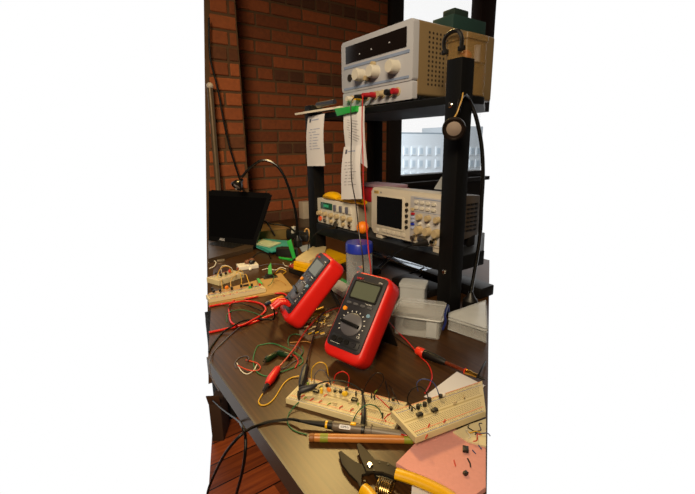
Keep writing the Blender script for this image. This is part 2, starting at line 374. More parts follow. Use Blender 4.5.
# left edge runs along U until cut at the image's left border, the far end stops at the brick wall
c1 = bt(un, VE); lft = T(208, 357); lft2 = T(208, 236); far_l = bt(UB - .27, max(.55, PL(208, 228, W(0, 1, .2), U).dot(V)))
far_m = bt(UB - .27, VP + .02); far_m2 = bt(UB, VP + .02); VB = 1.22
rk = T(486, 300)
far_r = bt(UB, VB); q = T(486.5, 260)
edge_v = lambda px, v: None
pr = T(486.5, 515); 
# where the sight of the photograph's right border meets the bench's rear edge
r0 = ray(486.5, 300); tt = (VB) / Vector((r0.x, r0.y, 0)).dot(V); rear = CAMP + r0 * tt; rear.z = TZ
top = [c1, pr, rear, far_r, far_m2, far_m, far_l, lft2 if lft2.dot(U) < far_l.dot(U) - .05 else lft, lft]
if (top[7] - top[8]).length < 1e-4: top.pop()
bench = thing('workbench', 'long brown wood-grain workbench with a grey edge band, covered with electronics', 'workbench', bt(1.0, .7, 0))
build('bench_top', MB().slab([p.copy() for p in top], .03), M_DESK, bench, world=True, smooth=0)
M_BAND = mat('grey_edge_band', '#3a312a', .4, var=.05)
d = (lft - c1).normalized(); nrm = Vector((d.y, -d.x, 0)); nrm = nrm if nrm.dot(V) < 0 else -nrm
eb = [c1 + nrm * .003, lft + nrm * .003, lft, c1]
build('edge_band', MB().slab([p + Z * .0005 for p in eb], .034), M_BAND, bench, world=True, smooth=0)
for u, v in ((un + .12, .24), (1.75, .7), (1.7, 1.1), (un + .3, .5)):
    p = bt(u, v, 0); build('leg', MB().box(-.02, .02, -.02, .02, 0, TZ - .03, .003, Matrix.Translation(p) @ Matrix.Rotation(AN, 4, 'Z')), RACKM, bench, world=True)
# ================================================================== EQUIPMENT RACK (local x = along the front toward the camera, y = depth, z = up)
RF = frame(RB, A, Z)
S1, S2 = .143, .505                                      # tops of the two shelves
PWID = .043; AL = -.654; DP = .266
rack = thing('equipment_rack', 'black steel two-shelf rack standing on the workbench in front of the window', 'rack', RF)
def seer(px, z, a0=None):                                # depth at which a vertical sight plane crosses the rack's near end
    best = 0
    for i in range(600):
        v = i * .001; q = CM.transposed() @ (R(a0, v, z) - CAMP)
        if 347.5 + FPX * q.x / -q.z < px: best = v
    return best
D2 = seer(485.5, S2, -.012); D1 = seer(485.5, S1, -.012)
build('post', MB().box(-.050, -.009, 0, .041, 0, .578, .002), RACKM, rack)
build('post', MB().box(AL, AL + PWID, 0, PWID, 0, .535, .002), RACKM, rack)
build('post', MB().box(AL, AL + PWID, DP, DP + PWID, 0, .535, .002), RACKM, rack)
bl = build('bolt', MB().lathe([(.006, 0), (.006, .002), (.004, .0035), (0, .0035)], mx=Matrix.Translation((-.030, 0, .108)) @ Matrix.Rotation(PI / 2, 4, 'X'), seg=16), CHROME, rack)
build('bolt', MB().lathe([(.006, 0), (.006, .002), (.004, .0035), (0, .0035)], mx=Matrix.Translation((-.034, 0, .485)) @ Matrix.Rotation(PI / 2, 4, 'X'), seg=16), CHROME, rack)
DF = DP + PWID
def shelf(z, dn):                                        # plan: front edge, trimmed toward the near rear corner
    def inner(x):                                        # depth of the near end grows toward the rear
        return x
    # the near end runs to depth dn at the post, then tapers back along the frame's limit
    a1 = -.012
    while seer(485.5, z, a1) < DF and a1 > -.6: a1 -= .004
    return [(AL + PWID * .2, .004), (-.016, .004), (-.016, dn), (a1, DF), (AL + PWID * .2, DF)]
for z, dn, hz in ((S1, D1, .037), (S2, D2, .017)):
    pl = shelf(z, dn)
    build('shelf_board', MB().prism(pl, z - .014, z), mat('window_lit_shelf', '#24272d', .5, spec=.4), rack, smooth=0)  # boards lighter than the posts: window light on the underside put into the colour
    build('front_rail', MB().box(AL + PWID, -PWID, .002, .014, z - hz, z - .001, .0015), RACKM, rack)
    build('side_rail', MB().box(-.026, -.014, PWID, dn, z - hz, z - .001, .0015), RACKM, rack)
    build('side_rail', MB().box(AL + .002, AL + .014, PWID, DP, z - hz, z - .001, .0015), RACKM, rack)
build('back_rail', MB().box(AL + PWID, -.25, DF - .014, DF, .0, .03, .0015), RACKM, rack)
# ------------------------------------------------------------------ bench power supply
def knob(mb, x, z, r, l, y=0, seg=20):
    mb.lathe([(r, 0), (r * .96, l * .8), (r * .85, l), (0, l)], mx=Matrix.Translation((x, y, z)) @ Matrix.Rotation(PI / 2, 4, 'X'), seg=seg); return mb
psu = thing('power_supply', 'cream bench power supply with a dark display window and three knobs on the top shelf', 'power supply', frame(R(-.443, .012, S2 + .001), A))
PWD, PHT, PDP = .288, .168, .30
M_PS = mat('psu_case', '#7d6a4c', .4, var=.05); M_PF = mat('psu_front', '#a6a9b4', .45, var=.03); M_BLUEBAND = mat('blue_grey_print', '#7d8cab', .5)
build('case', MB().prism([(x, z) for x, z in rrect(0, PWD, 0, PHT, .008)], 0, PDP - .01, mx=Matrix.Translation((0, PDP, .012)) @ Matrix.Rotation(PI / 2, 4, 'X'), top_only=False), M_PS, psu)
for x in (.03, PWD - .03):
    for y in (.03, PDP - .04): build('foot', MB().lathe([(.01, 0), (.012, .012)], (x, y, 0)), BLACK, psu)
bz = build('front_panel', MB().prism(rrect(.0, PWD, .046, PHT + .012, .008), 0, .018, mx=Matrix.Translation((0, .010, 0)) @ Matrix.Rotation(PI / 2, 4, 'X'), bevel=.003), M_PF, psu)
build('blue_stripe', MB().box(.012, PWD - .012, -.0095, -.0082, .108, .115).box(.012, PWD - .012, -.0095, -.0082, .052, .058), M_BLUEBAND, bz)
build('display_window', MB().box(.022, PWD - .022, -.0100, -.0080, .122, .166, .0008), mat('smoked_window', '#150f0e', .15), bz)
M_LED = mat('display_dot', '#b8bcc8', .5)
build('indicator', MB().box(.085, .089, -.0108, -.0098, .136, .139).box(.135, .139, -.0108, -.0098, .1385, .1415).box(.205, .209, -.0108, -.0098, .141, .144), M_LED, bz)
lp = build('terminal_panel', MB().prism(rrect(.002, PWD - .002, .004, .046, .004), 0, .016, mx=Matrix.Translation((0, .010, 0)) @ Matrix.Rotation(PI / 2, 4, 'X'), bevel=.002), M_PF, psu)
for x in (.095, .155, .23): build('knob', knob(MB(), x, .083, .0165, .026, -.0075), CREAM, psu)
build('knob', knob(MB(), .122, .071, .007, .014, -.0075), CREAMD, psu); build('knob', knob(MB(), .148, .103, .006, .012, -.0075), CREAMD, psu)
build('power_button', knob(MB().m(STEEL), .04, .083, .010, .004, -.0075), STEEL, psu)
M_JR = mat('red_jack', '#9c1420', .35)
for x, mm in ((.045, CREAM), (.085, YEL), (.115, BLACK), (.15, M_JR), (.18, CREAMD), (.21, BLACK), (.235, M_JR)):
    j = build('binding_post', knob(MB(), x, .026, .008, .02, -.005), mm, psu)
    j2 = build('post_collar', knob(MB(), x, .026, .011, .004, -.005), CREAMD, j)
vent = MB()
for i in range(9):
    for j in range(12):
        vent.lathe([(.0032, 0), (.0032, .0008), (0, .0008)], mx=Matrix.Translation((PWD - .0003, .045 + i * .013, .04 + j * .0105)) @ Matrix.Rotation(PI / 2, 4, 'Y'), seg=6)
build('vent_holes', vent, mat('vent_dark', '#1f1811', .8), psu, smooth=0)
# teal boxes on top of the supply
M_TEAL = mat('dark_teal_card', '#1d3a38', .6); M_TEAL2 = mat('dark_green_case', '#1f302c', .55)
def seerv(px, a, z, lo=0, hi=.6):
    best = lo
    for i in range(int((hi - lo) * 1000)):
        v = lo + i * .001; q = CM.transposed() @ (R(a, v, z) - CAMP)
        if 347.5 + FPX * q.x / -q.z < px: best = v
    return best
zt_ = S2 + .013 + PHT + .0005
tv = seerv(453, -.17, zt_); tv1 = min(seerv(485.5, -.17, zt_), .012 + PDP - .005)
t = build('teal_box', MB().box(-.24, -.17, tv, tv1, zt_, zt_ + .036, .003, RF), M_TEAL); tag(t, 'dark teal box lying on the back of the cream power supply', 'box')
t = build('small_green_case', MB().box(-.222, -.182, tv + .018, tv + .075, zt_ + .0365, zt_ + .056, .004, RF), M_TEAL2); tag(t, 'small dark green case on top of the teal box', 'case')
# clear storage bin with a black clip
bn0 = seerv(466, -.012, S2 + .05); bn1 = seerv(486.3, -.012, S2 + .05)
binr = thing('storage_bin', 'clear amber plastic storage bin with a black clip handle on the top shelf', 'storage bin', frame(R(-.012, bn0, S2 + .001), A))
bw = .058; bd = bn1 - bn0; bh = .122
def shell(mb, x0, x1, y0, y1, z0, z1, t, r=.006, mx=None):
    o = rrect(x0, x1, y0, y1, r, 3); i = rrect(x0 + t, x1 - t, y0 + t, y1 - t, max(r - t, .001), 3)
    k = lambda q, z: [(mx @ Vector((x, y, z)) if mx is not None else Vector((x, y, z))) for x, y in q]
    return mb.rings([k(i, z0 + t), k(i, z1), k(o, z1), k(o, z0)], True)
build('bin_body', shell(MB(), -bw, 0, 0, bd, 0, .066, .002), BINM, binr)
build('bin_upper', shell(MB(), -bw, 0, 0, bd, .0665, bh - .012, .002), BINM, binr)
build('lid', MB().prism(rrect(-bw - .003, .003, -.003, bd + .002, .007, 3), bh - .012, bh, bevel=.003), BINM, binr)
h = build('clip_handle', MB().tube(spline([(-bw + .006, -.006, bh - .032), (-bw + .004, -.010, bh - .018), (-bw + .010, -.013, bh - .004), (-bw / 2, -.015, bh + .003), (-.014, -.013, bh + .001), (-.007, -.010, bh - .012), (-.010, -.006, bh - .030)]), .0042, 8), BLACK, binr)
for x in (-bw + .004, -.010): build('clip_foot', MB().box(x - .008, x + .008, -.009, -.002, bh - .036, bh - .026, .002), BLACK, h)
o = build('orange_ball', MB().ball((-.030, bd * .5, .0825), .0135, mx=wmat(binr)), mat('dull_orange', '#c9622a', .5)); tag(o, 'dull orange ball inside the clear bin on the top shelf', 'ball')
o = build('paper_roll', MB().cyl((-.012, bd * .72, .070), (-.012, bd * .72, .104), .007), PAPER); o.matrix_basis = wmat(binr) @ o.matrix_basis
tag(o, 'short pale roll standing inside the clear bin on the top shelf', 'roll')
o = build('dark_roll', MB().cyl((-.034, bd * .5, .0035), (-.034, bd * .5, .060), .014), mat('brown_core', '#6b4a2a', .7)); o.matrix_basis = wmat(binr) @ o.matrix_basis
tag(o, 'brown roll in the lower half of the clear bin behind the rack post', 'roll')
# ------------------------------------------------------------------ papers hanging from the top shelf
def hang(name, label, px4, v, lines, group=None, curl=.004, seed=1):
    """px4: top-left, top-right, bottom-right, bottom-left as seen; the sheet hangs in the plane v of the rack"""
    p = [PL(x, y, R(0, v, 0), V) for x, y in px4]; rnd = random.Random(seed)
    g = []; n, k = 10, 6
    for i in range(n + 1):
        a = p[0].lerp(p[3], i / n); b = p[1].lerp(p[2], i / n)
        g.append([a.lerp(b, j / k) - V * (curl * math.sin(PI * i / n * 1.3) + curl * .6 * math.sin(PI * j / k)) for j in range(k + 1)])
    mb = MB(); vs = [q for r in g for q in r]
    mb._new(vs, [(i * (k + 1) + j, i * (k + 1) + j + 1, (i + 1) * (k + 1) + j + 1, (i + 1) * (k + 1) + j) for i in range(n) for j in range(k)])
    r_ = bmesh.ops.extrude_face_region(mb.bm, geom=mb.bm.faces[:])
    for e_ in r_['geom']:
        if isinstance(e_, bmesh.types.BMVert): e_.co += V * .0006
    o = build(name, mb, PAPER); tag(o, label, 'paper', group)
    def at(s, t_, d=.0012):
        y = t_ * n; i = min(n - 1, int(y)); f = y - i; x = s * k; j = min(k - 1, int(x)); h_ = x - j
        return g[i][j].lerp(g[i][j + 1], h_).lerp(g[i + 1][j].lerp(g[i + 1][j + 1], h_), f) - V * d
    mk = MB().m(INK)
    for kind, s0, t0, s1, t1 in lines:
        mk.m(INK if kind == 'k' else (INKL if kind == 'l' else INKB))
        c = [at(s0, t0), at(s1, t0), at(s1, t1), at(s0, t1)]; c2 = [q + V * .0006 for q in c]
        mk.hexa(c2 + c)
    if lines: build('print', mk, INK, o, world=True, smooth=0)
    return o
def letter(t0=0, t1=1, seed=0, blue=True):
    rnd = random.Random(seed); sp = t1 - t0; L_ = [('k', .16, t0 + .05 * sp, .27, t0 + .12 * sp), ('b', .32, t0 + .075 * sp, .72, t0 + .095 * sp)]
    for i in range(8):
        y = t0 + (.26 + .055 * i) * sp; a = .18 + .1 * rnd.random()
        L_.append(('b' if blue else 'l', a, y, a + .12, y + .012 * sp)); L_.append(('b' if blue else 'l', a + .2, y, min(.82, a + .4 + .2 * rnd.random()), y + .012 * sp))
    return L_
hang('paper_sheet', 'white printed sheet hanging over the rack\'s far left post', [(308, 117), (324.5, 113.5), (324, 166), (306.5, 166)], -.012, letter(0, 1, 2))
hang('paper_sheet', 'upper of the two overlapping white sheets hanging below the green clip', [(344, 109), (364.5, 106), (366.5, 168), (345, 150)], -.009, letter(0, .95, 3, False), curl=.003)
hang('paper_sheet', 'lower white sheet hanging under the upper one down to the yellow pouches', [(344, 147), (361.5, 145), (361, 199), (340.5, 199.5)], -.016, letter(0, 1.1, 4, False), curl=.004)
pz = S2 + .001
o = build('green_tape_tab', MB().hexa([R(-.44, -.018, pz - .018), R(-.345, -.022, pz - .012), R(-.345, -.004, pz - .012), R(-.44, -.003, pz - .012), R(-.45, -.02, pz + .004), R(-.345, -.022, pz + .003), R(-.345, .008, pz + .003), R(-.45, .008, pz + .004)], .001), GREENP); tag(o, 'green plastic clip holding the sheets at the shelf edge below the power supply', 'clip')
o = build('paper_stack', MB().slab([R(-.67, -.03, pz + .006), R(-.56, -.035, pz + .006), R(-.45, .0, pz + .012), R(-.46, .06, pz + .016), R(-.62, .09, pz + .02)], .006), mat('cream_paper', '#cfc9bd', .8)); tag(o, 'crumpled cream papers lying on the far end of the top shelf', 'paper')
o = build('marker_pen', MB().cyl(R(-.565, -.004, pz + .024), R(-.455, -.015, pz + .024), .0085, .007), mat('navy_plastic', '#20202e', .4)); tag(o, 'dark capped pen lying beside the power supply on the top shelf', 'pen')
# ------------------------------------------------------------------ oscilloscope
scp = thing('oscilloscope', 'cream digital oscilloscope with a blank dark screen on the lower shelf', 'oscilloscope', frame(R(-.314, .010, S1 + .001), A) @ Matrix.Diagonal((.915, 1, 1, 1)))
SW, SH, SD = .298, .131, .155; z0 = .014
M_SC = mat('scope_front', '#b8b1a4', .45, var=.04); M_SB = mat('scope_back', '#4a4036', .5); M_SG = mat('scope_panel_grey', '#a8a6a8', .45)
def YM(y): return Matrix.Translation((0, y, 0)) @ Matrix.Rotation(PI / 2, 4, 'X')
build('front_shell', MB().prism(rrect(0, SW, z0, z0 + SH, .012), 0, .045, mx=YM(.045), bevel=.005), M_SC, scp)
bk = build('back_shell', MB().hexa([Vector(q) for q in ((.01, .0455, z0 + .006), (SW - .01, .0455, z0 + .006), (SW - .02, SD, z0 + .012), (.02, SD, z0 + .012), (.01, .0455, z0 + SH - .005), (SW - .01, .0455, z0 + SH - .005), (SW - .02, SD, z0 + SH - .014), (.02, SD, z0 + SH - .014))], .006), M_SB, scp)
vm_ = MB()
for i in range(7):
    for j in range(5): vm_.box(SW - .0155, SW - .0125, .065 + j * .015, .075 + j * .015, z0 + .03 + i * .011, z0 + .034 + i * .011)
build('vent_slots', vm_, BLACK, bk, smooth=0)
for x in (.03, SW - .03): build('foot', MB().box(x - .014, x + .014, .004, .03, 0, z0 + .004, .003), M_SC, scp); build('foot', MB().box(x - .012, x + .012, SD - .04, SD - .015, 0, z0 + .016, .003), BLACK, scp)
sb = build('screen_bezel', MB().prism(rrect(.018, .148, z0 + .022, z0 + .112, .005), 0, .003, mx=YM(.001), bevel=.001), M_SC, scp)
build('screen', MB().prism(rrect(.030, .140, z0 + .028, z0 + .108, .002), 0, .002, mx=YM(-.0015)), SCREEN, sb)
build('control_panel', MB().prism(rrect(.172, SW - .006, z0 + .006, z0 + .120, .004), 0, .002, mx=YM(.0005), bevel=.0005), M_SG, scp)
for i in range(5): build('soft_key', knob(MB(), .158, z0 + .036 + i * .015, .0048, .005, 0), STEEL, scp)
for r_ in range(2):
    for c_ in range(4): build('menu_button', MB().prism(rrect(.196 + c_ * .021 - .007, .196 + c_ * .021 + .007, z0 + .092 + r_ * .014 - .004, z0 + .092 + r_ * .014 + .004, .003), 0, .004, mx=YM(-.001), bevel=.001), CREAM, scp)
build('print_line', MB().box(.186, .285, -.0022, -.001, z0 + .1145, z0 + .1165).box(.186, .285, -.0022, -.001, z0 + .082, z0 + .0828), M_BLUEBAND, scp)
build('run_key', MB().prism(rrect(.176, .190, z0 + .082, z0 + .090, .003), 0, .004, mx=YM(-.001), bevel=.001), CREAMD, scp)
for i, mm in enumerate((INKB, BLUEP, INKB, INKB, M_JR)): build('channel_key', MB().prism(rrect(.177, .190, z0 + .036 + i * .009, z0 + .042 + i * .009, .002), 0, .004, mx=YM(-.001), bevel=.001), mm, scp)
for x in (.212, .243, .275): build('knob', knob(MB(), x, z0 + .070, .0080, .013, -.001), CREAMD, scp)
for x in (.212, .243): build('knob', knob(MB(), x, z0 + .053, .0045, .006, -.001), CREAM, scp)
for x in (.212, .243, .275): build('knob', knob(MB(), x, z0 + .037, .0115, .015, -.001), CREAMD, scp)
for x in (.192, .228, .264): 
    bj = build('input_jack', knob(MB(), x, z0 + .015, .0065, .013, -.001), CHROME, scp); build('jack_collar', knob(MB(), x, z0 + .015, .0095, .003, -.001), CREAMD, bj)
for i in range(5): build('function_key', MB().box(.052 + i * .021, .069 + i * .021, -.003, .0, z0 + .008, z0 + .018, .001), M_SC, scp)
build('power_key', MB().box(.026, .037, -.003, .0, z0 + .006, z0 + .016, .001), CREAM, scp)
lg = build('logo_plate', MB().box(.014, .034, -.0012, .0, z0 + .1145, z0 + .1225), mat('logo_yellow', '#b09020', .5), scp)
text('brand_lettering', 'RIGOL', .0065, Matrix.Translation((.024, -.0014, z0 + .1185)) @ Matrix.Rotation(PI / 2, 4, 'X'), INK, lg)
text('model_lettering', 'DS', .006, Matrix.Translation((.045, -.0006, z0 + .1185)) @ Matrix.Rotation(PI / 2, 4, 'X'), INK, scp)
o = build('plastic_scrap', MB().hexa([R(-.150, .085, .2895), R(-.095, .085, .2895), R(-.095, .125, .2895), R(-.150, .125, .2895), R(-.135, .095, .322), R(-.112, .095, .322), R(-.112, .115, .322), R(-.135, .115, .322)], .003), MILKY); tag(o, 'small milky plastic piece lying on top of the oscilloscope', 'plastic piece')
# probe lead plugged into the scope
pb = scp.matrix_basis @ Vector((.228, -.014, .014 + .017)); pe = scp.matrix_basis @ Vector((.236, -.05, .030 + .020))
c_ = thing('scope_probe_lead', 'black probe plug in the front of the oscilloscope with its thin lead falling left', 'lead', pb)
q1 = PL(426, 243, R(0, -.03, 0), V); q0 = PL(413, 245, R(0, -.045, 0), V)
build('plug', MB().tube([pb, pb.lerp(q1, .35), q1, q0], [.0095, .0115, .0095, .003], 12), BLACK, c_, world=True)
build('cable', MB().tube(spline([q0] + [PL(x, y, R(0, -.05, 0), V) for x, y in ((403, 249), (391, 258), (382, 268))] + [T(376, 275, .004), T(366, 279, .003)]), .0016, 6), BLKW, c_, world=True)
# ------------------------------------------------------------------ function generator
gen = thing('function_generator', 'cream function generator with a small green display on the lower shelf', 'function generator', frame(R(-.612, .012, S1 + .001), A) @ Matrix.Diagonal((.88, 1, 1, 1)))
GW, GH, GD = .245, .084, .18
build('case', MB().box(.004, GW - .004, .012, GD, .006, .006 + GH - .004, .003), mat('generator_case', '#8c8474', .5), gen)
build('front_panel', MB().prism(rrect(0, GW, .003, .003 + GH, .004), 0, .014, mx=YM(.014), bevel=.002), CREAM, gen)
for x in (.02, GW - .02):
    for y in (.02, GD - .03): build('foot', MB().lathe([(.008, 0), (.01, .0065)], (x, y, 0), seg=12), BLACK, gen)
ds = build('display', MB().box(.026, .105, -.002, .0005, .053, .075, .001), mat('green_display', '#1d4a38', .2), gen)
tx = text('digits', '00000', .014, Matrix.Translation((.066, -.0024, .064)) @ Matrix.Rotation(PI / 2, 4, 'X'), mat('green_digit', '#2f8a62', .4, emit='#2fa070', es=.3), ds)
for i in range(6): build('range_button', MB().box(.118 + i * .019, .130 + i * .019, -.006, .001, .053, .073, .001), CREAM if i % 2 else INK, gen)
for i in range(6): build('knob', knob(MB(), .022 + i * .040, .037, .0085, .014, 0), CREAMD, gen)
for i in range(5): build('socket', knob(MB(), .060 + i * .040, .016, .0065, .010, 0), CHROME if i % 2 == 0 else CREAMD, gen)
build('power_button', MB().lathe([(.008, 0), (.008, .005), (0, .005)], mx=Matrix.Translation((.022, 0, .017)) @ Matrix.Rotation(PI / 2, 4, 'X'), seg=16), mat('orange_button', '#d1501c', .4), gen)
sk = gen.matrix_basis @ Vector((.140, -.010, .016))
c_ = thing('generator_lead', 'black lead plugged into the function generator, drooping off the shelf edge to the left', 'lead', sk)
p1 = PL(334, 227, R(0, -.03, 0), V); p2 = PL(328, 228, R(0, -.04, 0), V)
build('plug', MB().tube([sk, sk.lerp(p1, .5), p1, p2], [.006, .007, .006, .0025], 10), BLACK, c_, world=True)
build('cable', MB().tube(spline([p2] + [PL(x, y, R(0, -.045, 0), V) for x, y in ((321, 230), (314, 235), (309, 242), (307.5, 252))] + [T(304.5, 254, .003)]), .0015, 6), BLKW, c_, world=True)
# yellow pouches and the red case on top of the generator
zg = S1 + .001 + .006 + GH - .004 + .0005
def pouch(a0, a1, y0, y1, h_): 
    mb = MB(); n = 7; rs = []
    for i in range(n + 1):
        f = i / n; a = a0 + (a1 - a0) * f; s_ = (math.sin(PI * (.12 + .76 * f))) ** .5
        rs.append([RF @ Vector((a, (y0 + y1) / 2 + math.cos(t_) * (y1 - y0) / 2 * s_, zg + h_ / 2 * s_ + math.sin(t_) * h_ / 2 * s_)) for t_ in [2 * PI * k / 12 for k in range(12)]])
    return mb.rings(rs)
o = build('yellow_pouch', pouch(-.572, -.488, .0, .045, .027), YEL); tag(o, 'rear left yellow probe pouch on top of the function generator', 'pouch')
o = build('yellow_pouch', pouch(-.486, -.365, .0, .045, .022), YEL); tag(o, 'front right yellow probe pouch lying under the hanging sheet on the generator', 'pouch')
rc = thing('red_case', 'red case with a grey top behind the yellow pouches', 'case', frame(R(-.47, .075, zg), A))
build('case_body', MB().box(0, .16, 0, .09, 0, .045, .006), mat('crimson_plastic', '#a01228', .4), rc)
build('case_lid', MB().box(.006, .15, .004, .086, .0455, .056, .005), mat('mauve_plastic', '#8a7080', .5), rc)
tb = build('table_tennis_ball', MB().ball(PL(363, 232, R(0, .024, 0), V) * 1.0, .0001), ORANGE)
bpy.data.objects.remove(tb)
ba = (PL(364.5, 232, R(0, .022, 0), V) - RB).dot(A)
o = build('orange_ball', MB().ball((0, 0, .0195), .0195, mx=RF @ Matrix.Translation((ba, .015, S1 + .0005)), seg=20), mat('bright_orange', '#e87f12', .45)); tag(o, 'bright orange ball resting on the lower shelf left of the oscilloscope', 'ball')
# test leads hanging from the supply's terminals
def leadpts(j0, pts, v0=-.03): return [psu.matrix_basis @ Vector(j0)] + [PL(x, y, R(0, v, 0), V) for x, y, v in pts]
c_ = thing('black_test_lead', 'black test lead hanging from the power supply past the sheets to a black crocodile clip', 'test lead', psu.matrix_basis @ Vector((.115, -.03, .026)))
build('plug', MB().cyl(Vector((.115, -.022, .026)), Vector((.115, -.048, .024)), .006, .005, 10), BLACK, c_).matrix_basis = c_.matrix_basis.inverted() @ psu.matrix_basis
BL = leadpts((.115, -.046, .024), [(351, 104, -.05), (351.5, 130, -.05), (351, 160, -.05), (352, 182, -.065), (356, 205, -.09), (359, 232, -.12), (363, 262, -.125)])
BL += [T(363, 303, .006), T(351, 304.5, .005), T(338, 305.5, .010), T(322, 314, .018), T(315, 332, .010), T(310, 348, .012), PY(307.5, 358, .648), PY(306.5, 364, .640)]
build('cable', MB().tube(spline(BL, 8), .0016, 7), mat('brown_black_wire', '#1c0d0a', .4), c_, world=True)
ca = PY(306.5, 364, .640); cb = T(301, 386.5, .016)
build('clip_boot', MB().tube([ca, ca.lerp(cb, .2), ca.lerp(cb, .7), cb], [.0025, .0062, .0068, .0045], 10), mat('blue_black_rubber', '#11131c', .5), c_, world=True)
build('clip_jaw', MB().tube([cb, cb + (cb - ca) * .25], [.0035, .0012], 8, flat=.6), STEEL, c_, world=True)
c_ = thing('red_test_lead', 'red test lead hanging from the power supply to a red crocodile clip on the bench', 'test lead', psu.matrix_basis @ Vector((.15, -.03, .026)))
build('plug', MB().cyl(Vector((.15, -.022, .026)), Vector((.15, -.05, .024)), .0062, .005, 10), M_JR, c_).matrix_basis = c_.matrix_basis.inverted() @ psu.matrix_basis
RL = leadpts((.15, -.048, .024), [(362.5, 102, -.045), (362, 130, -.045), (363, 160, -.045), (363.5, 190, -.05), (366, 220, -.10), (368.5, 250, -.125), (371, 275, -.13)])
RL += [T(368, 305, .004), T(352, 308, .004), T(338, 308, .006), T(321, 315, .012), T(309, 327, .010), T(301.6, 337, .010), T(294, 349, .010), T(283, 362.5, .012), T(278.5, 367, .011)]
build('cable', MB().tube(spline(RL, 8), .0016, 7), mat('red_lead_wire', '#a81a10', .4), c_, world=True)
ca = T(279, 367, .011); cb = T(267.5, 384, .008)
build('clip_boot', MB().tube([ca, ca.lerp(cb, .15), ca.lerp(cb, .75), cb], [.003, .0065, .0075, .005], 12), RED, c_, world=True)
build('clip_jaw', MB().tube([cb, T(266, 386.5, .0065), T(262.5, 391.5, .004)], [.0045, .004, .001], 8, flat=.6), CHROME, c_, world=True)
# ================================================================== ON THE BENCH, NEAR HALF
M_MF = mat('meter_face', '#26262c', .4, var=.05); M_LCD = mat('meter_lcd', '#545a4e', .2, var=.03); M_MW = mat('meter_print', '#c9c8c4', .6); M_DIAL = mat('meter_dial', '#504f56', .4)
M_OB = mat('orange_key', '#e08a1a', .4); M_BB = mat('blue_key', '#6f8fa8', .4)
def meter(m, label, plugs):
    """handheld meter in its holster: x across, y up the face, z out of the face"""
    t = thing('multimeter', label, 'multimeter', m)
    w, L_ = .0475, .188
    prof = [(.0095, 0), (.004, .0015), (.001, .005), (0, .010), (0, .027), (.001, .032), (.004, .0355), (.0078, .037)]
    hs = build('holster', MB().rings([[Vector((x, y, z)) for x, y in rrect(-w + i, w - i, i, L_ - i, .022 - i, 8)] for i, z in prof]), RED, t, smooth=50)
    fc = build('face_panel', MB().prism(rrect(-w + .0075, w - .0075, .021, L_ - .006, .009), .033, .0385, bevel=.0012), M_MF, t)
    lc = build('display', MB().prism(rrect(-.029, .029, .128, .163, .003), .038, .0392), M_LCD, t)
    build('display_border', MB().rings([[Vector((x, y, .0384)) for x, y in rrect(-.033, .033, .124, .167, .004)], [Vector((x, y, .0397)) for x, y in rrect(-.032, .032, .125, .166, .004)], [Vector((x, y, .0397)) for x, y in rrect(-.029, .029, .128, .163, .003)]], cap=False), BLACK, lc)
    for i in range(4): build('key', MB().prism(rrect(-.030 + i * .0165, -.019 + i * .0165, .1125, .1175, .002), .038, .041, bevel=.0008), mat('meter_key', '#4a4a50', .4), t)
    k = build('round_key', MB().lathe([(.0045, .038), (.0045, .041), (0, .0415)], (-.028, .101, 0), seg=16), M_OB, t); k['label'] = 'orange round key'
    k = build('round_key', MB().lathe([(.004, .038), (.004, .041), (0, .0415)], (.0285, .099, 0), seg=16), M_BB, t); k['label'] = 'pale blue round key'
    d = build('dial', MB().lathe([(.0235, .038), (.0235, .0405), (.021, .042), (0, .042)], (0, .073, 0), seg=32), M_DIAL, t)
    build('pointer', MB().box(-.021, .021, -.0035, .0035, .0418, .0475, .0015, Matrix.Translation((0, .073, 0)) @ Matrix.Rotation(-.08, 4, 'Z')), mat('pointer_black', '#08080a', .35), d)
    tick = MB()
    for i in range(13):
        a = -.5 + 4.2 * i / 12
        tick.box(.0262, .0292, -.0009, .0009, .0384, .0390, 0, Matrix.Translation((0, .073, 0)) @ Matrix.Rotation(a, 4, 'Z'))
    build('dial_marks', tick, M_MW, d, smooth=0)
    jp = build('jack_panel', MB().prism(rrect(-.034, .034, .027, .047, .006), .038, .0395, bevel=.0008), mat('jack_panel_grey', '#1a1b20', .4), t)
    for i, x in enumerate((-.024, -.009, .006, .022)):
        build('jack', MB().lathe([(.0055, .0394), (.0055, .0415), (.003, .0415), (.003, .040), (0, .040)], (x, .037, 0), seg=14), BLACK if i < 3 else M_MF, jp)
    build('panel_print', MB().box(-.031, -.008, .0165 + .012, .0172 + .012, .0395, .0397), M_MW, jp)
    text('brand_lettering', 'UNI-T', .0062, Matrix.Translation((-.023, .1705, .0386)), mat('red_print', '#c02020', .5), fc)
    text('model_lettering', 'UT61', .0042, Matrix.Translation((.026, .1705, .0386)), M_MW, fc)
    text('model_lettering', 'TRUE RMS', .0034, Matrix.Translation((.018, .1212, .0386)), M_MW, fc)
    text('certification_mark', 'CE', .0062, Matrix.Translation((.024, .0535, .0386)), M_MW, fc)
    # wire stand folding out of the back
    zinv = m.to_3x3().inverted()
    mi = m.inverted()
    hp = [m @ Vector((s * .026, .125, -.001)) for s in (-1, 1)]
    back = Vector((m[0][1], m[1][1], 0)).normalized()
    ft = []
    for q in hp:
        g = q + back * .045; g.z = TZ + .0012; ft.append(g)
    build('stand', MB().hexa([ft[0], ft[1], ft[1] + back * .004, ft[0] + back * .004, hp[0], hp[1], hp[1] + back * .004, hp[0] + back * .004], .0012), BLACK, t, world=True)
    for c, x in plugs:
        p = build('lead_plug', MB().tube([(x, .037, .0395), (x, .037, .052), (x, .030, .060), (x, .012, .064)], [.005, .006, .006, .004], 10), c, t); p['label'] = ('red' if c is RED else 'black') + ' lead plug'
    return t
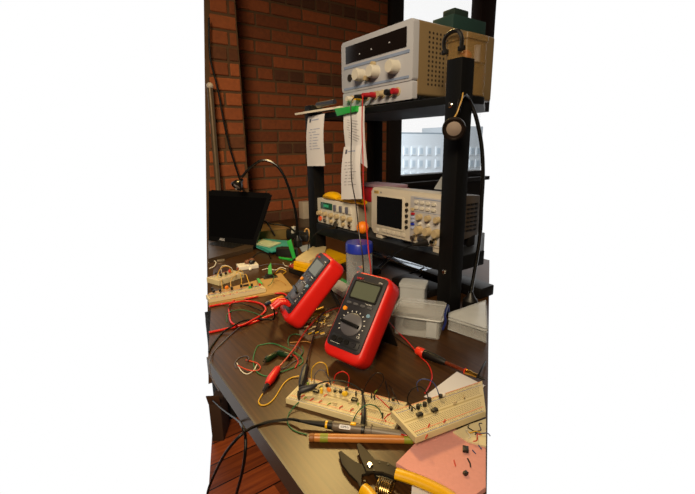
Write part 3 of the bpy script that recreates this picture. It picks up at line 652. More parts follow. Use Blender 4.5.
def tilt(base, ang, al, roll=0):
    wx = Vector((math.cos(math.radians(ang)), math.sin(math.radians(ang)), 0)); n = Vector((-wx.y, wx.x, 0))
    yv = n * math.cos(math.radians(al)) + Z * math.sin(math.radians(al)); zv = wx.cross(yv)
    m = Matrix.Identity(4)
    for i in range(3): m[i][0] = wx[i]; m[i][1] = yv[i]; m[i][2] = zv[i]; m[i][3] = base[i]
    return m
m1 = tilt(T(350.5, 366), -41, 52); m1[2][3] += .0015; m1 = m1 @ Matrix.Diagonal((1.0, .915, 1.2, 1))
meter(m1, 'red-holstered multimeter in the middle of the bench, its dial and screen facing the front', [])
m2 = tilt(T(295.5, 325.5), -70, 49); m2[2][3] += .0015; m2 = m2 @ Matrix.Diagonal((.96, .93, 1.2, 1))
meter(m2, 'red-holstered multimeter farther left, seen from its side with a red lead plugged in', [(RED, .022), (RED, .006)])
# ------------------------------------------------------------------ breadboards
M_HOLE = mat('breadboard_hole', '#4a402c', .8); M_RRED = mat('rail_red', '#c8543a', .6); M_RBLU = mat('rail_blue', '#5b6a9a', .6)
def breadboard(name, label, m, Lx, Wy, h, Lback=None):
    """Lx: length along the front edge; Lback: along the rear edge, where the end is not square"""
    Lb = Lback or Lx; LX = lambda f: Lx + (Lb - Lx) * f
    t = thing(name, label, 'breadboard', m)
    build('board', MB().prism([(0, 0), (Lx, 0), (Lb, Wy), (0, Wy)], 0, h, bevel=.0012), BREADB, t)
    gr = MB(); gr.box(.003, LX(.5) - .003, Wy * .48, Wy * .52, h - .0002, h + .0002); build('groove', gr, mat('groove_shade', '#a8986c', .7), t, smooth=0)
    hb = MB()
    for f in (.06, .115, .20, .25, .30, .35, .40, .60, .65, .70, .75, .80, .885, .94):
        rail = f < .13 or f > .86; nx = int((LX(f) - .01) / .0031)
        for i in range(nx):
            if rail and i % 6 == 5: continue
            x = .005 + i * .0031
            hb._new([Vector((x - .0006, Wy * f - .0006, h + .00015)), Vector((x + .0006, Wy * f - .0006, h + .00015)), Vector((x + .0006, Wy * f + .0006, h + .00015)), Vector((x - .0006, Wy * f + .0006, h + .00015))], [(0, 1, 2, 3)])
    o = build('contact_holes', hb, M_HOLE, t, smooth=0); o['kind'] = 'stuff'
    for f, mm in ((.03, M_RBLU), (.15, M_RRED), (.855, M_RBLU), (.972, M_RRED)):
        build('rail_line', MB().box(.004, LX(f) - .004, Wy * f - .0004, Wy * f + .0004, h - .0001, h + .0002), mm, t, smooth=0)
    return t
M_CHIP = mat('chip_black', '#171412', .4); M_PIN = CHROME
class Comp:
    """plugs components into a board at places given in the picture of it; h is the height of the board's top over the bench"""
    def __init__(s, t, h): s.t = t; s.h = h; s.inv = wmat(t).inverted(); s.zl = None
    def L(s, px, py, dh=0): 
        q = s.inv @ T(px, py, s.h); return q + Vector((0, 0, dh))
    def chip(s, px, py, l=.011, w_=.007, rot=0):
        c = s.L(px, py); mx = Matrix.Translation(c) @ Matrix.Rotation(rot, 4, 'Z')
        o = build('chip', MB().box(-l / 2, l / 2, -w_ / 2, w_ / 2, .0015, .0055, .0006, mx), M_CHIP, s.t); pins = MB()
        for i in range(4):
            for sg in (-1, 1): x = -l / 2 + l * (i + .5) / 4; y0, y1 = sorted((sg * w_ / 2, sg * (w_ / 2 + .0012))); pins.box(x - .0006, x + .0006, y0, y1, -.0005, .0035, 0, mx)
        build('pin_row', pins, M_PIN, o, smooth=0); return o
    def trans(s, px, py, r=.0035, hh=.010):
        c = s.L(px, py); o = build('transistor', MB().lathe([(r, .004), (r, hh), (0, hh)], c, seg=10), M_CHIP, s.t)
        build('lead', MB().cyl(c, c + Vector((0, 0, .0045)), .0007, seg=5), M_PIN, o); return o
    def flatwire(s, px, py, mm, l=.007, rot=1.57, r=.0009):
        c = s.L(px, py, .0016); d = Vector((math.cos(rot), math.sin(rot), 0)) * l / 2; e = Vector((0, 0, .002))
        return build('jumper_wire', MB().tube([c - d - e, c - d * .9, c + d * .9, c + d - e], r, 6), mm, s.t)
    def res(s, px, py, mm, l=.007, rot=0, band=None):
        c = s.L(px, py, .0022); d = Vector((math.cos(rot), math.sin(rot), 0)) * l / 2; e = Vector((0, 0, .003))
        o = build('resistor', MB().tube([c - d, c - d * .8, c - d * .5, c + d * .5, c + d * .8, c + d], [.0008, .0014, .0011, .0011, .0014, .0008], 8), mm, s.t)
        build('lead', MB().tube([c - d * 1.7 - e, c - d * 1.6, c + d * 1.6, c + d * 1.7 - e], .0004, 5), M_PIN, o); return o
    def disc(s, px, py, mm, r=.0045, rot=0):
        c = s.L(px, py); o = build('disc_capacitor', MB().ball((0, 0, 0), r, (1, .45, 1), 14, Matrix.Translation(c + Vector((0, 0, r + .002))) @ Matrix.Rotation(rot, 4, 'Z')), mm, s.t)
        for sg in (-1, 1): build('lead', MB().cyl(c + Vector((sg * .0015, 0, -.0005)), c + Vector((sg * .0015, 0, .004)), .0004, seg=5), M_PIN, o)
        return o
    def can(s, px, py, mm, r=.003, hh=.009):
        c = s.L(px, py); return build('capacitor', MB().lathe([(r, 0), (r, hh - .0006), (r - .0006, hh), (0, hh)], c, seg=14), mm, s.t)
    def arc(s, pts, mm, r=.0009, y0=None, y1=None, n=8):
        if y0 is None: y0 = T(*pts[0], s.h).y
        if y1 is None: y1 = T(*pts[-1], s.h).y
        w_ = arcY(pts, y0, y1); return build('jumper_wire', MB().tube(spline(w_, n), r, 6), mm, s.t, world=True, smooth=60)
    def pin(s, px, py, mm=M_CHIP, hh=.009, r=.0014):
        c = s.L(px, py); return build('wire_end', MB().cyl(c - Vector((0, 0, .0005)), c + Vector((0, 0, hh)), r, r * .8, 7), mm, s.t)
f0 = T(286, 403.5); f1 = T(388, 433); xd = f1 - f0
BBH = .0095
b1 = breadboard('breadboard', 'long ivory breadboard crowded with parts in front of the facing multimeter', frame(f0 + Z * .0005, xd), .182, .066, BBH)
k = Comp(b1, BBH + .0005)
k.chip(316, 393, .010, .006); k.chip(354.5, 401.5, .010, .006)
YC = mat('yellow_capacitor', '#d8b020', .4); OC = mat('orange_capacitor', '#e07818', .4); RC = mat('red_component', '#c03a22', .5); GC = mat('green_component', '#6f8a2c', .5); BLC = mat('tan_resistor', '#b7a27c', .5)
k.can(321.5, 393, YC, .0025, .009); k.disc(329, 393, OC, .0042); k.disc(345, 397.5, YC, .005, .5)
for q in ((312, 400), (303, 396.5), (320.5, 402), (341, 407.5), (325.5, 396), (352, 410), (362, 413.5)): k.flatwire(*q, RC, .006, 1.2)
for q in ((305.5, 398.5), (329, 404.5), (321, 387), (376, 392)): k.flatwire(*q, GC, .006, 1.3)
for q in ((327, 388.5), (335, 394), (340.5, 394.5), (346.5, 391.5), (391, 412), (393, 402.5)): k.trans(*q, r=.0026, hh=.0085)
for q in ((356, 396), (362, 394.5), (371.5, 398), (374.5, 399.5), (382.5, 418)): k.pin(*q, hh=.009)
for q in ((335, 404.5), (350, 403), (366, 401.5), (378, 407)): k.res(*q, BLC, .006, .1)
k.res(372, 411, BLC, .012, 0); k.pin(358, 405, GC, .004); k.can(308, 385, GC, .002, .005)
k.arc([(311.5, 381), (312, 369), (319, 362.4), (326.5, 366), (328.8, 383)], YELW); k.arc([(314, 384), (315, 375), (320, 370), (326, 373), (331, 385)], GRYW)
k.arc([(333.7, 383), (336, 374.5), (343.5, 371.7), (349, 377), (347.5, 389)], REDW)
k.arc([(363, 394), (366, 385), (371, 377.5), (376.5, 373), (382, 374), (383.5, 380), (379, 388), (373, 397)], BLKW, .0006)
k.arc([(353, 421), (358, 411.5), (368, 404.6), (378, 408), (383, 418)], GRNW, .0008)
k.arc([(376, 396), (381, 400), (386, 405), (391.5, 410)], REDW, .0009); k.arc([(384, 419), (388, 415), (394, 412)], REDW, .0009)
k.arc([(385.5, 381), (386.5, 388), (388.5, 393), (389.5, 402)], BLKW, .0009, None, T(389.5, 402, BBH).y); k.arc([(389, 385), (393, 392), (399, 404)], BLKW, .0007)
build('jumper_wire', MB().tube(spline([T(299, 402, BBH), T(293, 408, .005), T(288, 416, .0015), T(288, 424, .0012), T(295, 431, .0012), T(307, 434.5, .0014)], 8), .0009, 6), GRNW, b1, world=True)
build('jumper_wire', MB().tube(spline([T(385, 420, BBH + .002), T(389, 426, .006), T(395, 431.5, .006), T(402, 434.5, .0135), T(407, 435.5, .0145)], 8), .0009, 6), REDW, b1, world=True)
# black crocodile clip biting the left end, its lead running over the board
c0 = T(299, 391.5, BBH + .005)
bc = thing('black_crocodile_clip', 'black crocodile clip gripping the left end of the front breadboard, its lead lying over it', 'clip', c0)
e1 = T(317, 384.5, BBH + .016)
build('boot', MB().tube([T(299.5, 391, BBH + .009), T(303, 389.5, BBH + .011), T(311, 387.5, BBH + .013), e1], [.0045, .006, .0055, .0025], 10), mat('blue_black_rubber', '#11131c'), bc, world=True)
build('jaw', MB().tube([T(299.5, 391, BBH + .009), T(298.5, 395, BBH + .004), T(299, 400, BBH + .0015)], [.0035, .0028, .0012], 8), STEEL, bc, world=True)
build('cable', MB().tube(spline([e1, T(324, 382, BBH + .020), T(336, 380.5, BBH + .022), T(348, 382.5, BBH + .022), T(357, 387, BBH + .018), T(364, 393, BBH + .012)], 8), .0013, 7), BLKW, bc, world=True)
# ------------------------------------------------------------------ oscilloscope probe, crossing the front
M_TAUPE = mat('probe_taupe', '#5c5044', .45); 
pr0, pr1 = T(300, 421, .009), T(410, 436, .009)
pbx = thing('oscilloscope_probe', 'taupe oscilloscope probe with a white label and black cable in front of the breadboard', 'probe', pr0)
def along(f): return pr0.lerp(pr1, f)
build('strain_relief', MB().tube([along(0), along(.08), along(.25), along(.255)], [.0018, .003, .0048, .004], 12), RUBBER, pbx, world=True)
build('ring', MB().tube([along(.245), along(.265)], .0058, 14), YEL, pbx, world=True)
build('collar', MB().tube([along(.265), along(.31)], [.0055, .0062], 14), BLACK, pbx, world=True)
pbody = build('body', MB().tube([along(.31), along(.32), along(.55), along(.60)], [.006, .0072, .0072, .0062], 16), M_TAUPE, pbx, world=True)
build('tip_sleeve', MB().tube([along(.605), along(.66), along(.92), along(.97), along(1.0)], [.0052, .006, .006, .004, .0015], 14), mat('probe_grey', '#6a6157', .45), pbx, world=True)
build('finger_guard', MB().tube([along(.655), along(.665)], .0085, 16), M_TAUPE, pbx, world=True)
lf = frame(along(.43), pr1 - pr0)
view = (CAMP - along(.43)).normalized(); lf = frame(along(.43), pr1 - pr0, view)
lb = build('label_plate', MB().prism(rrect(-.0085, .0085, -.0028, .0028, .002), .0066, .0078, mx=lf), PAPER, pbx, world=True)
text('label_lettering', '60MHz', .0042, lf @ Matrix.Translation((0, 0, .0079)), INK, lb, world=True)
build('switch', MB().box(-.004, .004, -.0025, .0025, .005, .0088, .0008, frame(along(.50), pr1 - pr0)), YEL, pbx, world=True)
gl = build('ground_clip', MB().tube([along(.585) + Z * .002, T(363.5, 418, .018), T(363.5, 405, .020), T(363, 397, .016), T(363, 394, .0105)], [.004, .0036, .0033, .0022, .0008], 9), BLACK, pbx, world=True); gl['label'] = 'black hook clip standing across the board'
build('clip_ring', MB().tube([along(.575), along(.60)], .0078, 14), BLACK, pbx, world=True)
EDGE = VE
cpts = [along(0.0), T(291, 419.3, .006), T(278, 420.5, .003), T(268, 422, .003)]
epx = T(257, 425.5, .0035); cpts += [epx]
def HV(px, py, v): return PL(px, py, U * 0 + V * v, V)
cpts += [HV(246, 431, .165), HV(236, 440, .15), HV(225, 454, .14), HV(216, 471, .135), HV(209.5, 486, .13), HV(207, 496, .13), HV(203, 518, .13)]
e_ = cpts[-1]; cpts += [e_ - Z * .07, e_ - Z * .2, Vector((e_.x, e_.y, .18)), Vector((e_.x + .02, e_.y + .01, .03)), Vector((e_.x + .12, e_.y + .02, .004)), Vector((e_.x + .3, e_.y - .02, .003))]
build('cable', MB().tube(spline(cpts, 8), .0021, 8), BLKW, pbx, world=True)
hp_ = [P(211, 399, .175), PY(222, 409, 1.05), PY(236, 419, .72), HV(242, 425.5, .145), HV(245.5, 438, .145), HV(245, 455, .14), HV(241.5, 475, .14), HV(236, 496, .14), HV(232, 518, .14)]; e_ = hp_[-1]
hp_ += [e_ - Z * .07, e_ - Z * .2, Vector((e_.x, e_.y, .18)), Vector((e_.x + .03, e_.y, .03)), Vector((e_.x + .12, e_.y + .05, .003)), Vector((e_.x + .25, e_.y + .05, .003))]
o = wire('hanging_black_cable', 'thin black cable running from the carton top and looping down beside the bench edge', 'cable', hp_, .0020, BLKW)
wire('thin_grey_cable', 'thin grey cable lying over the left bench edge below the red lead loop', 'cable', [T(246, 323, .002), T(236, 330, .002), T(222, 343, .002), T(213, 353, .002), HV(209.8, 362, .182), HV(211, 376, .175), HV(219, 391, .17)], .0012, GRYW)
# ------------------------------------------------------------------ wooden stick with green bands
d0, d1 = T(309.5, 437.5, .0062), T(414, 439.5, .0062)
st = thing('wooden_stick', 'round orange-brown wooden stick with a green band near each end, in front of the probe', 'stick', d0)
M_STK = mat('varnished_wood', '#a8682a', .4, var=.15, scale=25); dl = lambda f: d0.lerp(d1, f)
build('shaft', MB().tube([dl(.05), dl(.5), dl(1)], .0058, 18), M_STK, st, world=True)
build('band', MB().tube([dl(.105), dl(.18)], .0060, 18), mat('olive_band', '#7d8420', .5), st, world=True); build('band', MB().tube([dl(.905), dl(.985)], .0060, 18), mat('olive_band', '#7d8420'), st, world=True)
build('end_knob', MB().tube([dl(-.005), dl(0), dl(.03), dl(.05)], [.0035, .0055, .0062, .0052], 18), mat('end_grain', '#7d4a1c', .5), st, world=True)
# ------------------------------------------------------------------ second breadboard, lying askew on the foam
q0, q1, q2 = T(415.5, 437.5, .028), T(486, 411, .028), T(397, 408.8, .028)
xd = (q1 - q0).normalized(); wy = abs((q2 - q0).dot(Z.cross(xd)))
b2l = (q1 - q0).length
q3 = T(486, 383, .028); b2l2 = (q3 - q0).dot(xd)  # right end slanted to follow the image's right edge instead of square
b2 = breadboard('breadboard', 'ivory breadboard lying askew over the pink foam at the right', frame(q0 - Z * .0095, xd), b2l, wy, .0095, b2l2)
k = Comp(b2, .028)
k.chip(419.5, 416.5, .009, .006); k.chip(434.5, 412, .009, .006, .2); k.trans(424.5, 408.5, .003, .010); k.trans(418, 411, .003); k.disc(444, 398, mat('white_led', '#d9d2c8', .3), .003); k.trans(429, 404, .0032, .010); k.trans(440.5, 399.5, .003, .008)
for q in ((429, 426), (444.5, 421.5), (426.5, 438 - 1)): k.flatwire(*q, RC, .006, .6)
for q in ((409.5, 408.5), (412, 411)): k.pin(*q, hh=.006)
k.arc([(420.5, 404), (421.5, 407)], GRNW)
k.arc([(416, 409.5), (408.5, 403), (408, 396), (413, 388.5), (421, 387), (427, 394), (429, 404)], BLKW, .0008)
k.arc([(418, 391), (417, 383), (423, 379), (432, 381.5), (437, 389), (440, 399)], BLUW, .0008, T(418, 391, .028).y, None)
k.res(455, 404, BLC, .006, .3); k.res(464, 398, BLC, .006, .9)
# pink foam with chips stuck in it
M_FOAM = mat('pink_antistatic_foam', '#d0928c', .9, var=.08, scale=220, bump=.25)
fm = build('foam_sheet', MB().slab(tp((396, 462.5, .0075), (418, 440, .0075), (446, 426, .0075), (486, 438, .0075), (486, 487, .0075), (468, 500, .0075), (440, 489, .0075)), .0072, .0012), M_FOAM); tag(fm, 'sheet of pink antistatic foam under the askew breadboard', 'foam')
def onpx(px, py, h, rot=0): return Matrix.Translation(T(px, py, h)) @ Matrix.Rotation(rot, 4, 'Z')
def loosechip(px, py, l, w_, hh, rot, label):
    t = thing('integrated_circuit', label, 'chip', onpx(px, py, .0078, rot))
    build('package', MB().box(-l / 2, l / 2, -w_ / 2, w_ / 2, 0, hh, .0006), M_CHIP, t)
    build('notch', MB().lathe([(.0008, hh), (.0008, hh + .0002), (0, hh + .0002)], (-l / 2 + .0015, 0, 0), seg=8), M_HOLE, t)
loosechip(465.5, 450.5, .0095, .0075, .004, 1.3, 'larger black chip standing upper right on the pink foam'); loosechip(465.5, 474.5, .0055, .0048, .004, .5, 'smaller square black chip near the lower edge of the pink foam')
wire('red_wire_snippet', 'short red wire snippet lying on the pink foam left of the chips', 'wire', [T(454, 460, .0085), T(455.5, 466, .0085)], .0008, RC)
wire('black_wire_snippet', 'short curved black wire between the two chips on the pink foam', 'wire', [T(467.5, 458.5, .0085), T(470, 463, .0085), T(470.5, 467, .0085)], .0009, BLKW)
wire('blue_wire_snippet', 'short blue wire snippet on the pink foam right of the larger chip', 'wire', [T(472.5, 450, .0085), T(475.5, 453.5, .0085)], .0008, BLUW)
wire('blue_wire_snippet', 'short blue wire snippet at the foam\'s right edge below the parts card', 'wire', [T(478.5, 445, .0085), T(481.5, 449, .0085)], .0008, BLUW)
# card with loose cut wires
cdp = build('parts_card', MB().slab(tp((454, 431, .0165), (470, 425, .0165), (486, 419, .0165), (486, 446, .0165), (470, 440, .0165)), .0015), mat('cream_card', '#cfc39e', .7)); tag(cdp, 'cream card strewn with cut wires beside the askew breadboard on the foam', 'card')
bpy.data.objects.remove(cdp)
cdp = build('parts_card', MB().slab(tp((453, 431.5, .0105), (470, 424, .0105), (486, 418.5, .0105), (486, 446, .0105), (468, 441, .0105)), .0026), mat('cream_card', '#cfc39e', .7)); tag(cdp, 'cream card strewn with cut wires beside the askew breadboard on the foam', 'card')
rn = random.Random(4)
for i, (px, py, mm, nm, lb) in enumerate(((472, 430, BLKW, 'black', 'curled black wire on the cream parts card, nearest the breadboard'), (480, 427, GRYW, 'grey', 'grey wire curled on the far corner of the cream parts card'), (483, 434, BLUW, 'blue', 'blue wire on the right edge of the cream parts card'), (468, 434, WHTW, 'white', 'white wire lying on the left of the cream parts card'), (477, 438, REDW, 'red', 'red wire on the near edge of the cream parts card'), (475, 433.5, YELW, 'yellow', 'yellow wire curled in the middle of the cream parts card'))):
    a = rn.random() * 6; c = T(px, py, .0118); L_ = .009
    wire(nm + '_cut_wire', lb, 'wire', [c + Vector((math.cos(a) * L_ * s, math.sin(a) * L_ * s, .0015 * (1 - abs(s)) * i * .5)) + Vector((-math.sin(a), math.cos(a), 0)) * .005 * math.sin(2.5 * s) for s in (-1, -.5, 0, .5, 1)], .0007, mm)
# sheets of paper
o = build('paper_sheet', MB().slab(tp((424, 396.5, .0012), (457, 371.5, .0012), (485, 385.5, .0012), (462, 408, .0012)), .0008), PAPER); tag(o, 'white paper corner sticking out behind the askew breadboard', 'paper')
o = build('paper_sheet', MB().slab(tp((412, 483, .0010), (446, 494, .0010), (440, 503, .0010), (411, 503, .0010)), .0008), PAPER); tag(o, 'white paper under the yellow handle at the front edge of the picture', 'paper')
# ------------------------------------------------------------------ wire stripper
ws = thing('wire_stripper', 'wire stripper with dark steel jaws, an open spring and yellow handles at the front', 'wire stripper', T(370, 466))
def flat(pts, h0, h1, bev=.0008): return MB().slab([T(x, y, h1) for x, y in pts], h1 - h0, bev)
ja = [(338.5, 452), (341, 450.5), (346, 454.5), (352, 459.5), (359, 464), (364, 465), (369, 463), (374, 462.5), (379, 464), (377, 469), (368, 473), (361, 474), (360.5, 484), (364, 490), (361.5, 492), (358, 481), (350, 474.5), (342, 464)]
build('jaw', flat(ja, .004, .0075), STEEL, ws, world=True)
jb = [(356.5, 444.5), (359, 442.5), (361, 445), (367, 450), (374, 459.5), (380, 461), (387, 461.5), (393, 466), (398, 468), (396.5, 477), (389, 474), (382, 471), (373, 471), (366, 471), (364, 465), (360, 456)]
build('jaw', flat(jb, .0078, .0112), mat('dark_steel_upper', '#30291e', .55, metal=.2, spec=.3), ws, world=True)
build('pivot', MB().lathe([(.0042, .0105), (.0042, .0125), (.003, .0138), (0, .0138)], Vector(T(369.8, 465.3, .0115) - Z * .0115), seg=18), CHROME, ws, world=True)
for px, py in ((379.5, 462.5), (374, 470.5), (364.5, 481), (388, 464.5)): build('rivet', MB().lathe([(.0013, .0105), (.0013, .0118), (0, .0118)], T(px, py, .0112) - Z * .0112, seg=10), BLACK, ws, world=True)
def handle(pts, r): return MB().tube(spline(pts, 6), r, 12, flat=.8)
hh = build('handle', handle([T(396, 473.5, .010), T(412, 478.5, .0105), T(430, 486, .0105), T(447, 495, .0105), T(462, 507, .0105)], .0078), YEL, ws, world=True)
build('handle', handle([T(363, 489, .008), T(369, 494, .008), T(376, 505, .008)], .0078), YEL, ws, world=True)
sp = []; s0, s1 = T(378, 480, .008), T(391, 485, .008)
ax = (s1 - s0); sd = Z.cross(ax.normalized())
for i in range(7 * 12 + 1):
    a = 2 * PI * i / 12; f = i / 84
    sp.append(s0 + ax * f + (T(380, 487, .008) - T(380, 480, .008)) * .55 * (1) + sd * math.cos(a) * .0095 + Z * math.sin(a) * .0055)
build('spring', MB().tube(sp, .0011, 6), mat('brass_spring', '#a88d58', .3, metal=1), ws, world=True)
build('spring_block', flat([(374, 471), (389, 474), (396, 478), (391, 483), (383, 478), (375, 476)], .004, .0078), BLACK, ws, world=True)
# ------------------------------------------------------------------ black-handled tool with a red end
t0, t1 = T(416.5, 350, .0085), T(485, 379.5, .0075); tl = thing('soldering_pencil', 'black-gripped pencil tool with red end cap and brass collar in front of the clear box', 'tool', T(440, 360)); al_ = lambda f: t0.lerp(t1, f)
build('end_cap', MB().tube([al_(0), al_(.01), al_(.04), al_(.11), al_(.125)], [.005, .0078, .0085, .0085, .007], 16), mat('red_orange_cap', '#d8321a', .4), tl, world=True)
build('grip', MB().tube([al_(.125), al_(.16), al_(.30), al_(.42), al_(.46)], [.0075, .0082, .0078, .006, .0045], 16), BLACK, tl, world=True)
build('rod', MB().tube([al_(.46), al_(.74)], [.0036, .0034], 12), mat('dark_red_rod', '#5e2412', .3), tl, world=True)
build('collar', MB().tube([al_(.74), al_(.75), al_(.80), al_(.84), al_(.90)], [.0045, .0052, .0052, .004, .004], 14), BRASS, tl, world=True)
build('tip_ring', MB().tube([al_(.735), al_(.745)], .0056, 14), mat('red_orange_cap', '#d8321a'), tl, world=True)
build('tip', MB().tube([al_(.90), al_(.97), al_(1.0)], [.003, .002, .0008], 10), STEEL, tl, world=True)
wire('black_cable_loop', 'black cable bending up at the right edge behind the brass-tipped tool', 'cable', [T(478, 377, .012), T(480, 372, .016), T(483, 366, .016), T(486, 361, .006)], .0013, BLKW)
wire('red_hook_wire', 'thin red wire curling from under the clear box past the red-capped tool', 'wire', [T(389, 322, .002), T(398, 332, .002), T(409, 343, .002), T(420, 356.5, .002), T(428, 364, .002), T(432, 375, .002), T(430, 384, .004), T(425, 393, .010)], .0013, REDW)
wire('thin_black_hook_wire', 'thin black wire beside the red one running under the facing multimeter', 'wire', [T(391, 333, .0015), T(399, 340, .0015), T(409, 347, .0015), T(414, 351, .0015)], .001, BLKW)
# ------------------------------------------------------------------ loose wires and clips in the middle
wire('yellow_wire', 'yellow wire curling from the red crocodile clip to the front breadboard', 'wire', [T(262.5, 394, .0015), T(258.7, 401, .0015), T(261, 405, .0012), T(268, 404, .0012), T(275, 397.5, .0012), T(283.5, 384, .0012), T(291, 378, .0014), T(299, 376, .003)], .0012, YELW)
wire('green_wire_loop', 'large loop of green wire around the dark green clips', 'wire', [T(x, y, h) for x, y, h in ((263, 344.5, .0012), (257, 347, .0012), (253.2, 359, .0012), (255.6, 370, .0012), (262, 375, .0012), (269, 376, .0012), (278, 373, .003), (287, 370, .002), (297, 366, .0012), (302.5, 362.5, .0012), (302, 358, .0012), (297, 354, .004), (287, 348.5, .004), (273, 343.5, .0014))], .0011, mat('bright_green_wire', '#256b40'), closed=True)
for a_, b_, lb in (((263, 361.5), (277, 353.5), 'left one of the two dark green crocodile clips inside the green wire loop'), ((275, 351.5), (292, 356.5), 'right one of the two dark green crocodile clips, lying nearer the facing multimeter')):
    p0, p1 = T(*a_, .006), T(*b_, .006); t = thing('green_crocodile_clip', lb, 'clip', p0.lerp(p1, .5) - Z * .006)
    build('boot', MB().tube([p0.lerp(p1, .18), p0.lerp(p1, .3), p0.lerp(p1, .85), p1], [.0045, .0062, .0056, .0025], 10), mat('dark_green_rubber', '#08280f', .4), t, world=True)
    build('jaw', MB().tube([p0, p0.lerp(p1, .22)], [.0015, .0042], 8, flat=.6), STEEL, t, world=True)
    build('crimp', MB().tube([p0.lerp(p1, .40) + Z * .004, p0.lerp(p1, .55) + Z * .0045], .0022, 8), CHROME, t, world=True)
wire('white_wire', 'short white wire lying left of the green loop', 'wire', [T(237, 363, .0012), T(241, 370.5, .0012), T(247, 374, .0012), T(253.5, 370.5, .0012), T(257, 364.5, .003)], .0011, WHTW)
wire('orange_wire', 'orange-red wire crossing behind the white wire left of the green loop', 'wire', [T(246, 360, .0015), T(252, 361.5, .0015), T(257.5, 363.5, .0045), T(260.5, 367.5, .005), T(257, 370.5, .0015), T(248, 370, .0035), T(238, 365.5, .0035)], .0012, mat('orange_red_wire', '#b83a1c'))
wire('violet_wire', 'grey-violet wire curled at the far left of the wire heap', 'wire', [T(236, 368, .0012), T(235, 363, .0012), T(239, 358, .0012), T(246, 356, .0012), T(249, 358, .004), T(247, 361, .0045)], .001, GRYW)
wire('dark_grey_wire', 'dark grey wire crossing under the red crocodile lead', 'wire', [T(276, 371, .0045), T(285, 367.5, .004), T(293, 362, .002), T(299, 359, .001), T(302, 352, .001), T(298, 347, .001), T(290, 345, .001)], .0009, GRYW)
wire('red_wire', 'short dark red wire curving beside the red crocodile lead', 'wire', [T(291, 354, .004), T(296, 357, .004), T(298, 362, .004), T(295, 368, .001)], .0011, REDW)
wire('thin_green_wire', 'thin green wire standing up behind the green loop below the parts bag', 'wire', [T(289, 346, .0012), T(288, 341, .004), T(290, 336, .006), T(295, 334, .003), T(300, 335, .001)], .0009, GRNW)
wire('thin_green_wire', 'thin green wire curling at the right end of the green loop', 'wire', [T(302, 346, .001), T(303.5, 351, .001), T(300.5, 356, .0045)], .0009, GRNW)
wire('brown_wire', 'brown wire lying across the end of the parts bag', 'wire', [T(290, 342.5, .002), T(297, 342, .002), T(306, 341.5, .002), T(312, 343, .002)], .0009, mat('brown_wire', '#a0702c', .5))
# ================================================================== ON THE BENCH, FAR HALF
# laptop, its near edge turned toward the camera
hr = T(254, 249.5); ha = math.radians(149); hd = Vector((math.cos(ha), math.sin(ha), 0)); sd = Vector((math.cos(ha + PI / 2), math.sin(ha + PI / 2), 0))   # hd: hinge to the left, sd: toward the user
lap = thing('laptop', 'open black laptop with a dark screen at the far left of the bench', 'laptop', frame(hr, -hd))
M_LAP = mat('laptop_black', '#0a0a0b', .35); M_DECK = mat('laptop_deck', '#4a3a2c', .4, metal=.3)
tl_ = math.radians(17); up = Z * math.cos(tl_) - sd * math.sin(tl_); ln = up.cross(hd).normalized()
h0 = hr + Z * .020; h0r = PL(254.5, 247, h0, ln)
lidp = [PL(x, y, h0, ln) for x, y in ((254.5, 247.5), (208.6, 243), (208.6, 191.2), (212, 190), (268.5, 193), (271, 195))]
nn = ln if ln.dot(CAMP - h0) > 0 else -ln
lid = MB(); a_ = lidp; bk_ = [q - nn * .007 for q in lidp]; n_ = len(a_)
lid._new(a_ + bk_, [tuple(range(n_)), tuple(range(2 * n_ - 1, n_ - 1, -1))] + [(i, (i + 1) % n_, n_ + (i + 1) % n_, n_ + i) for i in range(n_)])
ld = build('lid', lid, M_LAP, lap, world=True, smooth=0)
sp_ = [PL(x, y, h0 + nn * .0006, ln) for x, y in ((253.0, 239.5), (209.8, 236), (209.8, 195.5), (266.5, 198))]
build('screen', MB().hexa([q - nn * .001 for q in sp_] + sp_), mat('laptop_screen', '#050506', .2), ld, world=True, smooth=0)
tc_ = PL(222, 239.6, h0 + nn * .001, ln)
text('brand_lettering', 'ASUS', .014, frame(tc_, -hd, nn), mat('silver_print', '#b8b8bc', .4), ld, world=True, bold=.0004)
dk = [hr + sd * .004, T(208.6, 244.5), T(208.6, 263)]
dk[2] = hr + sd * min(.19, (T(208.6, 263) - hr).dot(sd)) + (dk[2] - hr - sd * (dk[2] - hr).dot(sd)) * .35
dk[1] = hr + hd * ((T(208.6, 245) - hr).dot(hd))
e3 = dk[1] + sd * ((T(208.6, 262) - hr).dot(sd) * .4)
dpoly = [hr, T(253.0, 251.5), T(209, 263.5), T(208.8, 244.5)]
build('base', MB().slab([q + Z * .018 for q in dpoly], .0175, .0015), M_DECK, lap, world=True)
def DKP(px, py): return T(px, py, .0195)
kb = MB()
for r_ in range(4):
    for c_ in range(9):
        p_ = hr + sd * (.022 + r_ * .017) + hd * (.045 + c_ * .017) + Z * .0185
        q_ = CM.transposed() @ (p_ - CAMP); sx = 347.5 + FPX * q_.x / -q_.z
        if sx < 210.5: continue
        kb.box(-.007, .007, -.007, .007, 0, .0016, .0006, frame(p_, -hd))
build('keyboard', kb, BLACK, lap, world=True)
